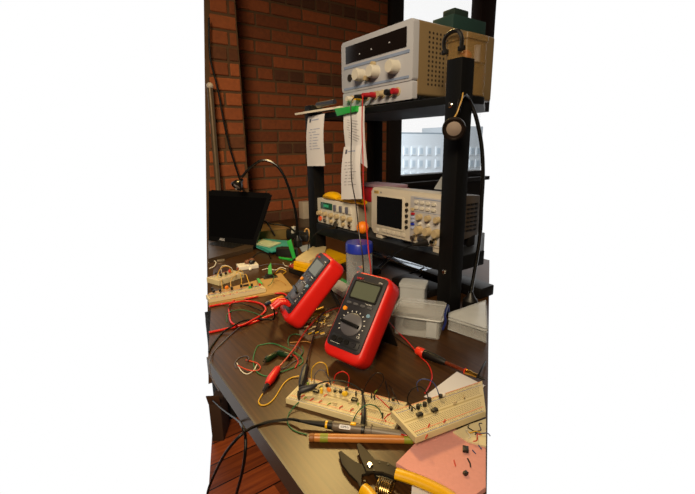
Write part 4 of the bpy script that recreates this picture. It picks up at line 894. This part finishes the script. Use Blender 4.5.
# gooseneck lamps: one by the laptop, one over the rack's near post
M_LB = mat('lamp_black', '#0b0b0b', .25, spec=.6); M_LENS = mat('lamp_lens', '#8d8078', .25)
def gooseneck(label, path, head, face, r, base):
    t = thing('gooseneck_lamp', label, 'lamp', base)
    build('neck', MB().tube(spline(path, 10), r, 10), M_LB, t, world=True)
    b = path[0]; build('clamp', MB().lathe([(.016, 0), (.018, .004), (.018, .03), (.010, .04), (.006, .05)], base, seg=18), BLACK, t, world=True)
    m = frame(head, face.orthogonal(), face); hr_ = .023
    s = build('lamp_head', MB().lathe([(.007, -.040), (.009, -.030), (.010, -.026), (.019, -.018), (hr_, -.004), (hr_, 0), (hr_ * .88, .001), (hr_ * .86, -.003), (0, -.003)], mx=m, seg=28), M_LB, t, world=True)
    build('lens', MB().lathe([(hr_ * .85, -.003), (hr_ * .5, .0005), (0, .002)], mx=m, seg=24), M_LENS, s, world=True)
    build('rim', MB().lathe([(hr_ * .86, -.001), (hr_ * .9, .0025), (hr_ * 1.02, .0015), (hr_ * 1.02, -.004)], mx=m, seg=28), mat('lamp_rim', '#2b2523', .3, metal=.6), s, world=True)
    return t
gb = T(298, 247); gy = gb.y
hd_ = PY(236.5, 186.5, gy - .02)
hp_ = PY(241.5, 177.5, gy - .005)
g1 = [gb + Z * .045] + [PY(x, y, gy) for x, y in ((297.5, 230), (295.5, 212), (291, 195), (285, 178), (278, 167), (270, 161.5), (262, 160.5), (255, 164), (247, 171))] + [hp_]
gooseneck('black gooseneck lamp arching over the bench beside the laptop', g1, hd_, (hd_ - hp_).normalized() * 1.0 + Vector((-.25, -.55, -.2)), .0052, gb)
gb2 = Vector((.301, .925, TZ)); hd2 = PY(453.8, 129, .845); hp2 = PY(458, 112, .868)
g2 = [gb2 + Z * .045] + [PY(x, y, .915) for x, y in ((479.5, 240), (481.5, 205), (483, 175), (481.5, 145), (476, 117), (470, 102))] + [PY(464.5, 95, .89), PY(460.5, 99, .878), hp2]
gooseneck('black gooseneck lamp with its head hanging in front of the rack\'s near post', g2, hd2, Vector((-.25, -.9, -.35)), .0044, gb2)
wire('gold_cable', 'tan gold cable looped above the lamp head on the rack post', 'cable', [PY(463, 93, .872), PY(462, 99, .862), PY(459.5, 106, .858), PY(457, 113, .855), PY(454, 117.5, .853), PY(450.5, 119.5, .856)], .0017, mat('gold_cable_skin', '#a9843e', .35))
# jar with blue lid
jb_ = T(359.5, 291); jr = .037
jar = thing('jar', 'clear plastic jar with a blue screw lid full of small parts, behind the meters', 'jar', jb_)
jh = .130
build('glass_body', MB().lathe([(jr - .002, .002), (jr - .001, jh - .018), (jr * .92, jh - .006), (jr * .92, jh), (jr * .95, jh), (jr, jh - .018), (jr, .004), (jr - .004, 0), (.0, 0)], (0, 0, 0), seg=28), CLEAR, jar)
lj = build('lid', MB().lathe([(jr * .98, jh - .014), (jr * 1.03, jh - .012), (jr * 1.03, jh + .010), (jr * .97, jh + .014), (0, jh + .014)], seg=36), BLUEP, jar)
rj = random.Random(2); cols = [PAPER, YELW, CREAM, REDW, GRYW, CHROME, BLUW, mat('tan_part', '#b08f5a', .5)]
nmj = ['white', 'yellow', 'cream', 'red', 'grey', 'silver', 'blue', 'tan']
for i in range(22):
    a = rj.random() * 6.28; rr_ = rj.random() * (jr - .016); zz = .010 + (i // 4) * .0135 + rj.random() * .003
    c = jb_ + Vector((rr_ * math.cos(a), rr_ * math.sin(a), zz)); ci = rj.randrange(8)
    o = build('small_part', MB().cyl(c - Vector((rj.uniform(-.007, .007), rj.uniform(-.007, .007), -.003)), c + Vector((rj.uniform(-.007, .007), .003, .004)), .0042, .003, 8), cols[ci])
    tag(o, 'small loose part inside the clear jar with the blue lid', 'part', 'small parts in the jar')
# clear boxes at the right
cn = T(440, 341); cx_ = (cn - T(393, 334)).normalized(); cxl = (cn - T(392, 334)).length
bxf = frame(cn - cx_ * cxl, cx_)
box1 = thing('storage_box', 'clear lidded plastic box with a blue side clip in front of the rack', 'storage box', bxf)
bdp = .085; bht = .043
build('tub', shell(MB(), .003, cxl - .003, .003, bdp - .003, .0005, bht, .0016, .007), CLEARB, box1)
lb_ = build('lid', MB().prism(rrect(-.002, cxl + .002, -.002, bdp + .002, .008), bht + .0005, bht + .012, bevel=.003), CLEARB, box1)
build('lid_rim', MB().tube([Vector((x, y, bht + .002)) for x, y in rrect(-.003, cxl + .003, -.003, bdp + .003, .008)], .0018, 6, True), MILKY, lb_)
cl = build('side_clip', MB().tube(spline([(cxl + .003, .012, bht - .022), (cxl + .008, .014, bht - .004), (cxl + .006, .018, bht + .010), (cxl + .006, bdp - .018, bht + .012), (cxl + .008, bdp - .014, bht - .004)], 6), .0026, 8), mat('dark_blue_plastic', '#1b2560', .35), box1); cl['label'] = 'dark blue side clip'
build('front_ridge', MB().box(cxl - .030, cxl - .008, .0008, .0022, .004, bht - .004, .0005), MILKY, box1)
cc = []
for i in range(60): a = i * .42; cc.append(bxf @ Vector((cxl * .42 + math.cos(a) * (.028 - .00008 * i), bdp * .5 + math.sin(a) * .020, .006 + i * .00036)))
o = build('coiled_cable', MB().tube(cc, .0032, 7), BLKW); tag(o, 'black coiled cable inside the clear box with the blue clip', 'cable')
o = build('roll_of_foil', MB().cyl((cxl - .026, .034, .0026), (cxl - .026, .034, .030), .009, .009, 16), mat('pale_metal_part', '#a9a294', .3, metal=.6)); o.matrix_basis = bxf @ o.matrix_basis; tag(o, 'pale metal cylinder standing inside the clear box with the blue clip', 'cylinder')
b0 = T(399, 306); bx2 = frame(b0, (T(424, 309) - b0))
t = thing('storage_box', 'milky plastic box standing right behind the clear box with the blue clip', 'storage box', bx2); L2 = (T(424, 309) - b0).length
build('tub', shell(MB(), 0, L2, 0, .05, .0005, .052, .0015, .005), MILKY, t); build('lid', MB().prism(rrect(-.002, L2 + .002, -.002, .052, .006), .0525, .060, bevel=.002), MILKY, t)
oc = [T(448, 330), T(486, 343.5), T(485.5, 301, .03) - Z * .03, T(449, 314, .03) - Z * .03]
oh = .030
t = thing('organizer_box', 'flat clear organizer box at the right edge below the rack', 'organizer box', T(468, 325))
def shell_poly(mb, pts, z0, z1, th):
    c = sum(pts, Vector((0, 0, 0))) / len(pts); inn = [p + (c - p).normalized() * th for p in pts]
    return mb.rings([[p + Z * (z0 + th) for p in inn], [p + Z * z1 for p in inn], [p + Z * z1 for p in pts], [p + Z * z0 for p in pts]])
build('tray', shell_poly(MB(), oc, .0005, oh - .004, .002), CLEARB, t, world=True)
ld_ = build('lid', MB().slab([p + Z * (oh + .002) for p in oc], .0055, .0015), mat('organizer_lid_highlight', '#e4e8ea', .18, alpha=.34, edge=.45), t, world=True)  # lid made paler than the tray to stand for highlights on its top
for nm_, z_ in (('lid_rim', oh + .002), ('lower_rim', oh - .005), ('base_rim', .0022)): build(nm_, MB().tube([p + Z * z_ for p in oc], .0016, 6, True), MILKY, ld_ if nm_ == 'lid_rim' else t, world=True)
for f in (.33, .66): a, b = oc[0].lerp(oc[1], f), oc[3].lerp(oc[2], f); n_ = (b - a).normalized(); a = a + n_ * .003; b = b - n_ * .003; build('divider', MB().slab([a + Z * (oh - .005), a + Z * (oh - .005) + Vector((.0012, 0, 0)), b + Z * (oh - .005) + Vector((.0012, 0, 0)), b + Z * (oh - .005)], oh - .009), MILKY, t, world=True)
# pale strip added for the window's reflection on the bench, and dark cables
tk = thing('glare_strip', 'added pale metal strip under the rack standing in for window glare on the bench', 'glare strip', RF)
build('glare_bar', MB().box(-.68, -.26, .196, .245, .0005, .012, .0015), mat('glare_strip_metal', '#cfdae6', .14, metal=.85), tk)
build('glare_strip_line', MB().box(-.678, -.262, .219, .222, .0118, .0125), GRYW, tk)
for i, (pts, lb) in enumerate((([(394, 252), (388, 257), (381, 264), (374, 270)], 'left one of the dark cables crossing the pale glare strip under the rack'), ([(424, 268), (414, 272), (403, 277), (392, 284)], 'middle one of the dark cables crossing the pale glare strip under the rack'), ([(428, 270), (423, 274), (416, 280), (410, 286)], 'right one of the dark cables, nearest the rack\'s near post under the shelf'))):
    wire('dark_cable', lb, 'cable', [T(x, y, .018 if j < 2 else .004) for j, (x, y) in enumerate(pts)], .0028, BLKW)
o = build('black_adapter', MB().box(-.50, -.36, .02, .09, .0005, .022, .006, RF), BLACK); tag(o, 'black power adapter on the bench under the lower shelf', 'adapter')
o = build('black_adapter', MB().box(-.27, -.12, .05, .12, .0005, .022, .006, RF), BLACK); tag(o, 'black power adapter under the lower shelf beside the rack\'s near post', 'adapter')
o = build('black_case', MB().box(-.24, -.03, .15, .21, .0005, .030, .004, RF), BLACK); tag(o, 'low black case on the bench behind the rack\'s near post', 'case')
# breadboards at the left
g0, g1_ = T(219, 286), T(244, 277.5); gx = g1_ - g0
b3 = breadboard('breadboard', 'short ivory breadboard with yellow loop wires farthest left, below the laptop', frame(g0 + Z * .0005, gx), gx.length, .058, .016)
k = Comp(b3, .0165)
def arcs(k, lst, h):
    for pts, mm in lst: k.arc(pts, mm, .0011)
for q in ((221, 277), (226, 275.5), (229, 272.5), (216, 275.5)): k.trans(*q, r=.0038, hh=.011)
k.disc(230, 273.5, RC, .006); k.disc(238, 270.8, mat('brown_capacitor', '#8a4526', .5), .005)
arcs(k, [([(217, 277), (219.5, 270), (224, 266.5), (229, 267), (232, 273)], YELW), ([(222, 274), (221, 267), (226, 265.5), (231.5, 268), (233, 272)], WHTW), ([(236, 273), (240, 270), (243, 272)], YELW)], 0)
wl_ = [([(209, 281), (210.5, 284.5), (214, 289)], 'left'), ([(220.5, 279), (221.5, 285), (222, 291)], 'middle'), ([(231, 277), (230.5, 283), (231, 289)], 'right')]
for pts, w_ in wl_:
    pass
for pts in ([(221, 280), (222, 286), (222, 291)], [(236, 275), (231, 280), (231, 289)], [(240, 273), (241.5, 280), (241, 286)]):
    k.arc(pts, YELW, .0012, T(*pts[0], .0165).y, T(pts[-1][0], pts[-1][1], .02).y)
k.arc([(242, 275), (246, 274.5), (248, 280), (250, 284)], YELW, .0012, T(242, 275, .0165).y, T(250, 284, .012).y)
M_BOARD = mat('tan_wood_board', '#a8844a', .5, var=.12, scale=30)
wb = build('wooden_board', MB().slab(tp((208.6, 304, .006), (294.5, 289, .006), (281, 272.5, .006), (257, 280, .006), (208.6, 293, .006)), .0055, .001), M_BOARD); tag(wb, 'tan wooden board under the long breadboard at the left, its bare end pointing right', 'board')
s0, s1 = T(209, 303, .007), T(266, 292, .007); sx_ = s1 - s0
b4 = breadboard('breadboard', 'long narrow ivory breadboard on the tan wooden board at the left', frame(s0 + Z * 0, sx_), sx_.length, .036, .011)
k = Comp(b4, .018)
for q in ((214, 294), (220.5, 293), (232, 291), (241.5, 288.5), (212.5, 291.5), (252, 287.5)): k.trans(*q, r=.0035, hh=.011)
k.disc(227, 290, OC, .0055); k.can(250, 288, GREENP, .004, .005); k.chip(246, 286.5, .016, .007)
for q in ((217, 297), (230.5, 294.5), (237, 292.5), (224, 296)): k.flatwire(*q, RC, .006, 1.2)
k.res(256, 287, mat('blue_resistor', '#3f6f8a', .4), .009); k.can(260, 285.5, REDW, .003, .006)
mo = thing('circuit_module', 'small dark circuit module with chips on the far corner of the tan wooden board', 'module', onpx(270, 277, .0065, .4))
build('circuit_board', MB().box(-.022, .022, -.014, .014, 0, .002), mat('dark_board', '#2b2a22', .5), mo); build('chip', MB().box(-.014, .010, -.008, .008, .0022, .009, .001), M_CHIP, mo); build('coil', MB().lathe([(.004, .0022), (.005, .004), (.005, .009), (.003, .011), (0, .011)], (.016, .004, 0), seg=12), BRASS, mo)
gty = T(270, 276, .0105).y + .276
o = build('green_tag', MB().hexa([PY(x, y, yy) for x, y, yy in ((268, 276, gty - .27), (272.2, 275.5, gty - .27), (272.2, 275.5, gty - .265), (268, 276, gty - .265), (268.2, 266.5, gty - .27), (271, 262.5, gty - .27), (271, 262.5, gty - .265), (268.2, 266.5, gty - .265))]), mat('light_green_plastic', '#4fb35a', .4)); tag(o, 'light green tag standing upright behind the circuit module on the wooden board', 'tag')
o = build('green_tag', MB().slab(tp((256.5, 278.5, .012), (259, 278, .012), (262.5, 283, .020), (259.5, 284, .020)), .003, .0008), mat('light_green_plastic', '#4fb35a')); tag(o, 'light green tag leaning at the back end of the long narrow breadboard', 'tag')
wire('green_loop_wire', 'thin green wire arching from the circuit module to the wooden board', 'wire', [T(273, 275, .014), T(274, 277, .022), T(271.5, 283, .02), T(268, 286, .008)], .001, GRNW)
wire('brown_arch_wire', 'thin brown wire arching over the bare end of the wooden board', 'wire', [T(273, 280, .010), T(279, 280.5, .018), T(284, 283, .014), T(286, 285.5, .0072)], .0009, mat('brown_wire', '#a0702c'))
# white block with coils
wbk = thing('terminal_block', 'small white block with brown coils standing between laptop and breadboards', 'block', onpx(247, 268, 0, math.radians(25)))
build('block_body', MB().box(-.032, .036, -.022, .022, .0005, .014, .002), mat('white_block', '#d8d2c6', .5), wbk)
for x, y, z, mm in ((.004, .004, .020, 'brown'), (.020, .010, .022, 'brown'), (.016, -.008, .021, 'dark')): build('coil', MB().ball((x, y, z), .009, (1.2, .8, .9), 12), mat('brown_coil', '#6a3a20', .5) if mm == 'brown' else BLACK, wbk)
build('lead', MB().tube(spline([(.02, .01, .028), (.05, .03, .040), (.085, .05, .03), (.10, .06, .004)]), .002, 6), BLKW, wbk)
o = build('white_bead', MB().ball((0, 0, .0055), .0055, mx=Matrix.Translation(T(250.3, 270.5))), mat('white_bead', '#efe8d8', .3)); tag(o, 'small white bead on the bench in front of the white block', 'bead')
# teal papers, tan box, adapters, green clip
M_TL = mat('teal_card', '#2c8d84', .6); M_TL3 = mat('pale_card', '#a7b493', .7)
for i, (mm, dx, nm, lb) in enumerate(((M_TL, 0, 'teal_folder', 'bottom one of the teal folders stacked behind the laptop'), (mat('bright_teal_card', '#3aa294', .6), -3, 'teal_folder', 'middle one of the teal folders stacked behind the laptop'), (M_TL, 2, 'teal_folder', 'uppermost teal folder of the stack behind the laptop, under the pale paper'), (M_TL3, 0, 'pale_paper', 'pale paper on top of the teal folders behind the laptop'))):
    h_ = .006 + i * .0062
    o = build(nm, MB().slab([T(x + dx * .6, y, h_) for x, y in (((255, 245), (270, 251.5), (289.5, 247), (287, 240.5), (262, 238.5)) if i < 3 else ((256, 243.5), (270, 246.5), (281, 242.5), (262, 239)))], .0052, .001), mm); tag(o, lb, 'folder' if i < 3 else 'paper')
tb0 = T(275, 240.5); o = None
tbx = frame(tb0, T(291, 238.5) - tb0); tbl = (T(290, 238.5) - tb0).length
t = thing('cardboard_box', 'low olive-tan cardboard box behind the teal folders by the wall', 'box', tbx)
build('box_body', MB().box(-.10, tbl, 0, .16, .0005, .045, .002), mat('olive_card', '#6f5a2c', .7), t); build('box_top', MB().box(-.102, tbl + .002, -.002, .162, .0455, .049, .001), mat('tan_card', '#7d6138', .7), t)
t = thing('adapter_bank', 'black power bank block with a white plug beside the lamp base', 'adapter', onpx(298, 239, 0, math.radians(-15)))
build('block', MB().box(-.05, .07, -.02, .06, .0005, .045, .008), BLACK, t); build('white_plug', MB().box(-.022, -.006, -.024, -.004, .030, .060, .003), CREAM, t); build('side_block', MB().box(.02, .06, -.045, -.022, .0005, .03, .006), BLACK, t)
o = build('dark_pouch', MB().prism(rrect(-.05, .03, -.02, .02, .012), .0005, .030, mx=onpx(289.5, 255.5, 0, -.2), bevel=.006), BLACK); tag(o, 'black lump of a pouch behind the green clip', 'pouch')
gc = thing('green_clip', 'bright green plastic clip standing open behind the yellow case', 'clip', T(293.5, 259.5))
def blade(pts, th, yy): return MB().hexa([PY(x, y, yy) for x, y in pts] + [PY(x, y, yy + th) for x, y in pts], .001)
gcy = T(293.5, 260).y
build('blade', blade([(293, 259.5), (296, 257.5), (291, 239.2), (286.8, 241.5)], .008, gcy), GREENP, gc, world=True)
build('blade', MB().slab(tp((278.5, 256.5, .004), (279, 257.6, .004), (292, 260, .006), (293.5, 258.5, .006)), .0035, .0008), GREENP, gc, world=True)
# yellow case stack
ye = thing('red_black_case', 'flat black case with a red top under the yellow case behind the left meter', 'case', T(300, 270))
pz_ = lambda pts, h: [T(x, y, h) for x, y in pts]
build('case_body', MB().slab(pz_(((288.5, 267.5), (311.5, 276.5), (330, 266), (303, 261)), .016), .0155, .002), BLACK, ye, world=True)
build('case_top', MB().slab(pz_(((288.5, 265.3), (311.3, 274), (330, 264), (303, 259.5)), .021), .0045, .001), mat('dull_red', '#8e2626', .5), ye, world=True)
t = thing('yellow_case', 'yellow plastic case stacked on the red-topped black case', 'case', T(310, 264))
build('case_body', MB().slab(pz_(((293.5, 265.5), (312.5, 270.5), (346, 258.5), (330, 252), (309, 257)), .033), .0115, .003), YEL, t, world=True)
build('case_lid', MB().slab(pz_(((293.5, 261.5), (312.5, 266.5), (346, 254.5), (330, 248.5), (309, 253)), .046), .0125, .003), YEL, t, world=True)
o = build('beige_board', MB().slab(pz_(((295.5, 258), (309.5, 260.8), (324.5, 252), (326.5, 246.3), (314, 245.2)), .055), .0085, .0015), mat('beige_board', '#c3b184', .55)); tag(o, 'beige board lying on top of the yellow case', 'board')
o = wire('red_loop_wire', 'small red wire loop on the beige board\'s right end', 'wire', [T(316, 257, .058), T(318, 254.5, .062), T(321, 254.5, .062), T(323, 257, .058)], .0018, REDW)
# white terminal strip and clear bag of resistors
t = thing('white_socket_strip', 'white socket strip with a green edge between the two meters', 'strip', T(340, 286)); 
sq = ((331, 285), (343, 292.5), (349.5, 285), (338, 279))
build('strip_body', MB().slab(pz_(sq, .016), .0155, .0015), mat('white_block', '#cdc6ba'), t, world=True)
build('green_edge', MB().slab(pz_(((340.5, 279.5), (349, 284), (350, 282), (342, 278)), .018), .017, .001), mat('mid_green', '#3f9a56', .5), t, world=True)
for px, py in ((336, 285), (339.5, 287), (343, 289)): build('slot', MB().box(-.004, .004, -.0025, .0025, -.0002, .0006, 0, onpx(px, py, .016, .8)), BLACK, t)
bg_ = thing('parts_bag', 'clear bag of resistors lying between the two meters', 'bag', T(315, 325))
bp_ = [(303, 317), (326, 308), (338, 318), (327, 336), (309, 341), (299, 335)]
build('bag_film', shell_poly(MB(), tp(*bp_), .0005, .012, .0012), mat('bag_film', '#b8ab98', .2, alpha=.05, edge=.12), bg_, world=True)
rb = random.Random(9)
for i in range(40):
    px, py = 304 + rb.random() * 26, 314 + rb.random() * 20
    if py < 317.5 - (px - 303) * .33: py += 6
    if px > 327 and py > 330: px -= 7
    c = T(px, py, .004 + .0016 * (i % 5)); a = rb.uniform(.3, 1.5); d = Vector((math.cos(a), math.sin(a), 0))
    t = thing('resistor', 'small tan resistor with long leads inside the clear bag between the meters', 'resistor', c, 'resistors in the clear bag')
    build('body', MB().tube([-d * .005, -d * .004, -d * .002, d * .002, d * .004, d * .005], [.0009, .0018, .0014, .0014, .0018, .0009], 7), mat('tan_resistor', '#b7a27c') if i % 3 else YELW, t)
    build('lead', MB().cyl(-d * .022, d * .022, .0005, seg=5), BRASS if i % 2 else CHROME, t)
o = build('brass_tube', MB().cyl(T(304.5, 316.5, .0215), T(323, 309.5, .0215), .0075, seg=20), GOLD); tag(o, 'shiny brass-coloured tube lying across the top of the parts bag', 'tube')
# small screwdriver with orange handle
a0, a1 = T(283, 297, .006), T(263, 305, .006); sv = thing('screwdriver', 'small orange-handled tool with a dark blue collar beside the left meter', 'tool', T(273, 301))
build('handle', MB().tube([a0, a0.lerp(a1, .08), a0.lerp(a1, .6), a0.lerp(a1, .66)], [.004, .0058, .0056, .0045], 14), mat('amber_handle', '#c98420', .35), sv, world=True)
build('collar', MB().tube([a0.lerp(a1, .66), a0.lerp(a1, .7), a0.lerp(a1, .9)], [.005, .006, .0035], 14), mat('slate_blue', '#26324a', .4), sv, world=True); build('tip', MB().tube([a0.lerp(a1, .9), a0.lerp(a1, 1.05)], [.0016, .0012], 8), STEEL, sv, world=True)
# thick red and black leads of the left meter
pA = m2 @ Vector((.022, .010, .066)); pB = m2 @ Vector((.006, .010, .066))
M_RL = mat('silicone_red', '#c01c16', .35)
wire('red_meter_lead', 'thick red silicone lead running from the left meter off the left edge of the bench', 'lead', [pA, T(278, 312, .012), T(266, 317, .004), T(250, 323.5, .0028), T(230, 328, .0028), T(209, 332.5, .0028)], .0028, M_RL)
wire('red_meter_lead', 'thick red silicone lead looping behind the left meter along the wooden board', 'lead', [pB, T(279, 306, .006), T(288, 299, .0028), T(283, 293.5, .0028), T(268, 294, .0028), T(250, 298, .003), T(236, 299.5, .003), T(229.5, 306, .003), T(229.5, 316, .003), T(232, 323, .009), T(240, 325.5, .009), T(252, 320.5, .0075), T(263, 313.5, .003), T(265.5, 308, .0075), T(260, 303.5, .003), T(248, 301, .003), T(236, 302, .0085), T(222, 304, .003), T(209, 306.5, .003)], .0026, M_RL)
wire('black_meter_lead', 'black lead running beside the red ones to the left meter', 'lead', [m2 @ Vector((-.01, .012, .060)), T(274, 318.5, .006), T(262, 319, .008), T(250, 319.5, .0022), T(240, 322, .015), T(232, 326.5, .015), T(222, 333, .003), T(211, 347, .0022), T(209, 352, .0022)], .0022, BLKW)
wire('green_thin_wire', 'thin green wire looping inside the red lead loop', 'wire', [T(227, 322, .0012), T(227, 315, .0012), T(232, 311, .007), T(243, 310, .0012), T(254, 313, .0012), T(262, 316, .0095)], .0011, GRNW)
wire('black_lead', 'black lead crossing from the wooden board into the red lead loop', 'lead', [T(231, 312, .0018), T(229, 306, .008), T(238, 303, .0095), T(250, 306, .0018), T(262, 311, .009)], .0014, BLKW)
# back of the bench
o = build('white_box', MB().box(0, .055, 0, .05, .0005, .10, .003, frame(T(303.5, 219.5), V)), mat('white_carton', '#b8ab98', .7)); tag(o, 'small white carton standing against the brick wall left of the rack', 'carton')
wire('laptop_cable', 'black cable drooping from behind the laptop onto the tan box', 'cable', [PY(263, 220, 1.66), PY(267, 223, 1.66), PY(271, 229, 1.66), T(274.5, 235.5, .052)], .004, BLKW)
wire('black_cable', 'black cable running from the laptop to the black adapter by the lamp', 'cable', [PY(268, 223.5, 1.75), PY(276, 224.5, 1.75), PY(284, 225.5, 1.75), PY(291, 228, 1.72), PY(296, 233, 1.70)], .0035, BLKW)
wire('tan_cable_loop', 'tan cable loop standing beside the rack\'s far post', 'cable', [T(308.5, 243, .004), PY(309.5, 236, 1.55), PY(308.5, 230, 1.55), PY(306, 229, 1.55), PY(304.5, 232, 1.55)], .0032, mat('tan_cable_skin', '#a9824a', .4))
o = build('blue_grey_scrap', MB().slab(tp((299, 246, .004), (311, 244, .004), (313, 249, .004), (302, 251.5, .004)), .003, .001), mat('blue_grey_card', '#7d8796', .6)); tag(o, 'blue-grey card scrap on the bench beside the lamp base', 'card')
for i, (pts, mm, nm, lb) in enumerate((([(258, 266.5), (266, 264.5), (276, 264), (284, 265)], GRYW, 'grey_wire', 'grey wire lying straight between the white block and the yellow case'), ([(262, 270), (268, 268.5), (275, 270), (281, 267.5), (286, 269)], WHTW, 'white_thin_wire', 'thin white wire lying behind the wooden board'), ([(283, 262.5), (285, 265.5), (289, 266), (291, 263.5)], WHTW, 'white_thin_wire', 'thin white wire curled in front of the green clip'), ([(276, 272.5), (280, 269), (286, 271.5), (283, 274)], YELW, 'yellow_thin_wire', 'thin yellow wire curled beside the bare end of the wooden board'))):
    wire(nm, lb, 'wire', [T(x, y, .0014 + .004 * (j % 2)) for j, (x, y) in enumerate(pts)], .0013, mm)
o = wire('white_usb_cable', 'white cable curled in front of the laptop at the left edge', 'cable', [T(209, 262.5, .003), T(213, 260.5, .004), T(216, 262.5, .003), T(214, 266.5, .003), T(209.5, 268.5, .003)], .0022, WHTW)
o = build('memory_stick', MB().box(-.014, .014, -.007, .007, .0005, .008, .002, onpx(221, 261.5, 0, .3)), mat('warm_silver', '#8a7c66', .35, metal=.6)); tag(o, 'small silver stick lying at the laptop\'s front edge', 'memory stick')
# pole and cable on the pilaster
pf = Vector(T(222, 236)); pt = PL(209.8, 86, W(0, 1, .245), U)
pt0 = PL(222, 236, W(0, 1, .245), U)
pole = thing('metal_pole', 'thin grey-tan metal pole leaning against the brick pillar behind the laptop', 'pole', Vector((pt0.x, pt0.y, 0)))
ex = pt0 + (pt0 - pt) * ((pt0.z - .0) / (pt.z - pt0.z))
build('shaft', MB().cyl(ex, pt, .012, seg=16), mat('pole_paint', '#6d5c48', .4, metal=.4), pole, world=True)
build('end_cap', MB().ball(pt, .0145, seg=14), mat('white_cap', '#c9beb0', .4), pole, world=True)
wire('wall_cable', 'thin black cable hanging down the brick pillar behind the laptop', 'cable', [PL(x, y, W(0, 1, .235), U) for x, y in ((208.8, 18), (209, 40), (210.5, 60), (215.5, 80), (219.5, 98), (223, 118), (229, 145), (236, 168), (243, 190), (247, 205), (250, 225))], .0042, BLKW)
# on the floor at the left
fb = frame(P(224, 441, 0), (P(224, 441, 0) - P(212.5, 441.5, 0)))
bl_ = (P(224, 441, 0) - P(212.5, 441.5, 0)).length
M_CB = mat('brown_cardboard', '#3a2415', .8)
t = thing('cardboard_carton', 'dark brown cardboard carton on the floor left of the bench', 'carton', fb)
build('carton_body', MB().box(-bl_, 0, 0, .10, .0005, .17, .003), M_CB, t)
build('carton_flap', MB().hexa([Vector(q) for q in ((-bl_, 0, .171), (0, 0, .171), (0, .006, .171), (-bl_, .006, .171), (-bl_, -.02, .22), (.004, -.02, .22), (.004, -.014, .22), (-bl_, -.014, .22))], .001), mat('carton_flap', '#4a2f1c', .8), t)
o = build('black_block', MB().prism(rrect(-.09, .11, -.09, .11, .05), .0005, .46, mx=Matrix.Translation(P(238, 404, 0)) @ Matrix.Rotation(.6, 4, 'Z'), bevel=.05, seg=4), mat('matte_black', '#090808', .8)); tag(o, 'tall black block standing on the floor under the bench edge beside the carton', 'bag')  # plain rounded black block filling the gap under the bench edge
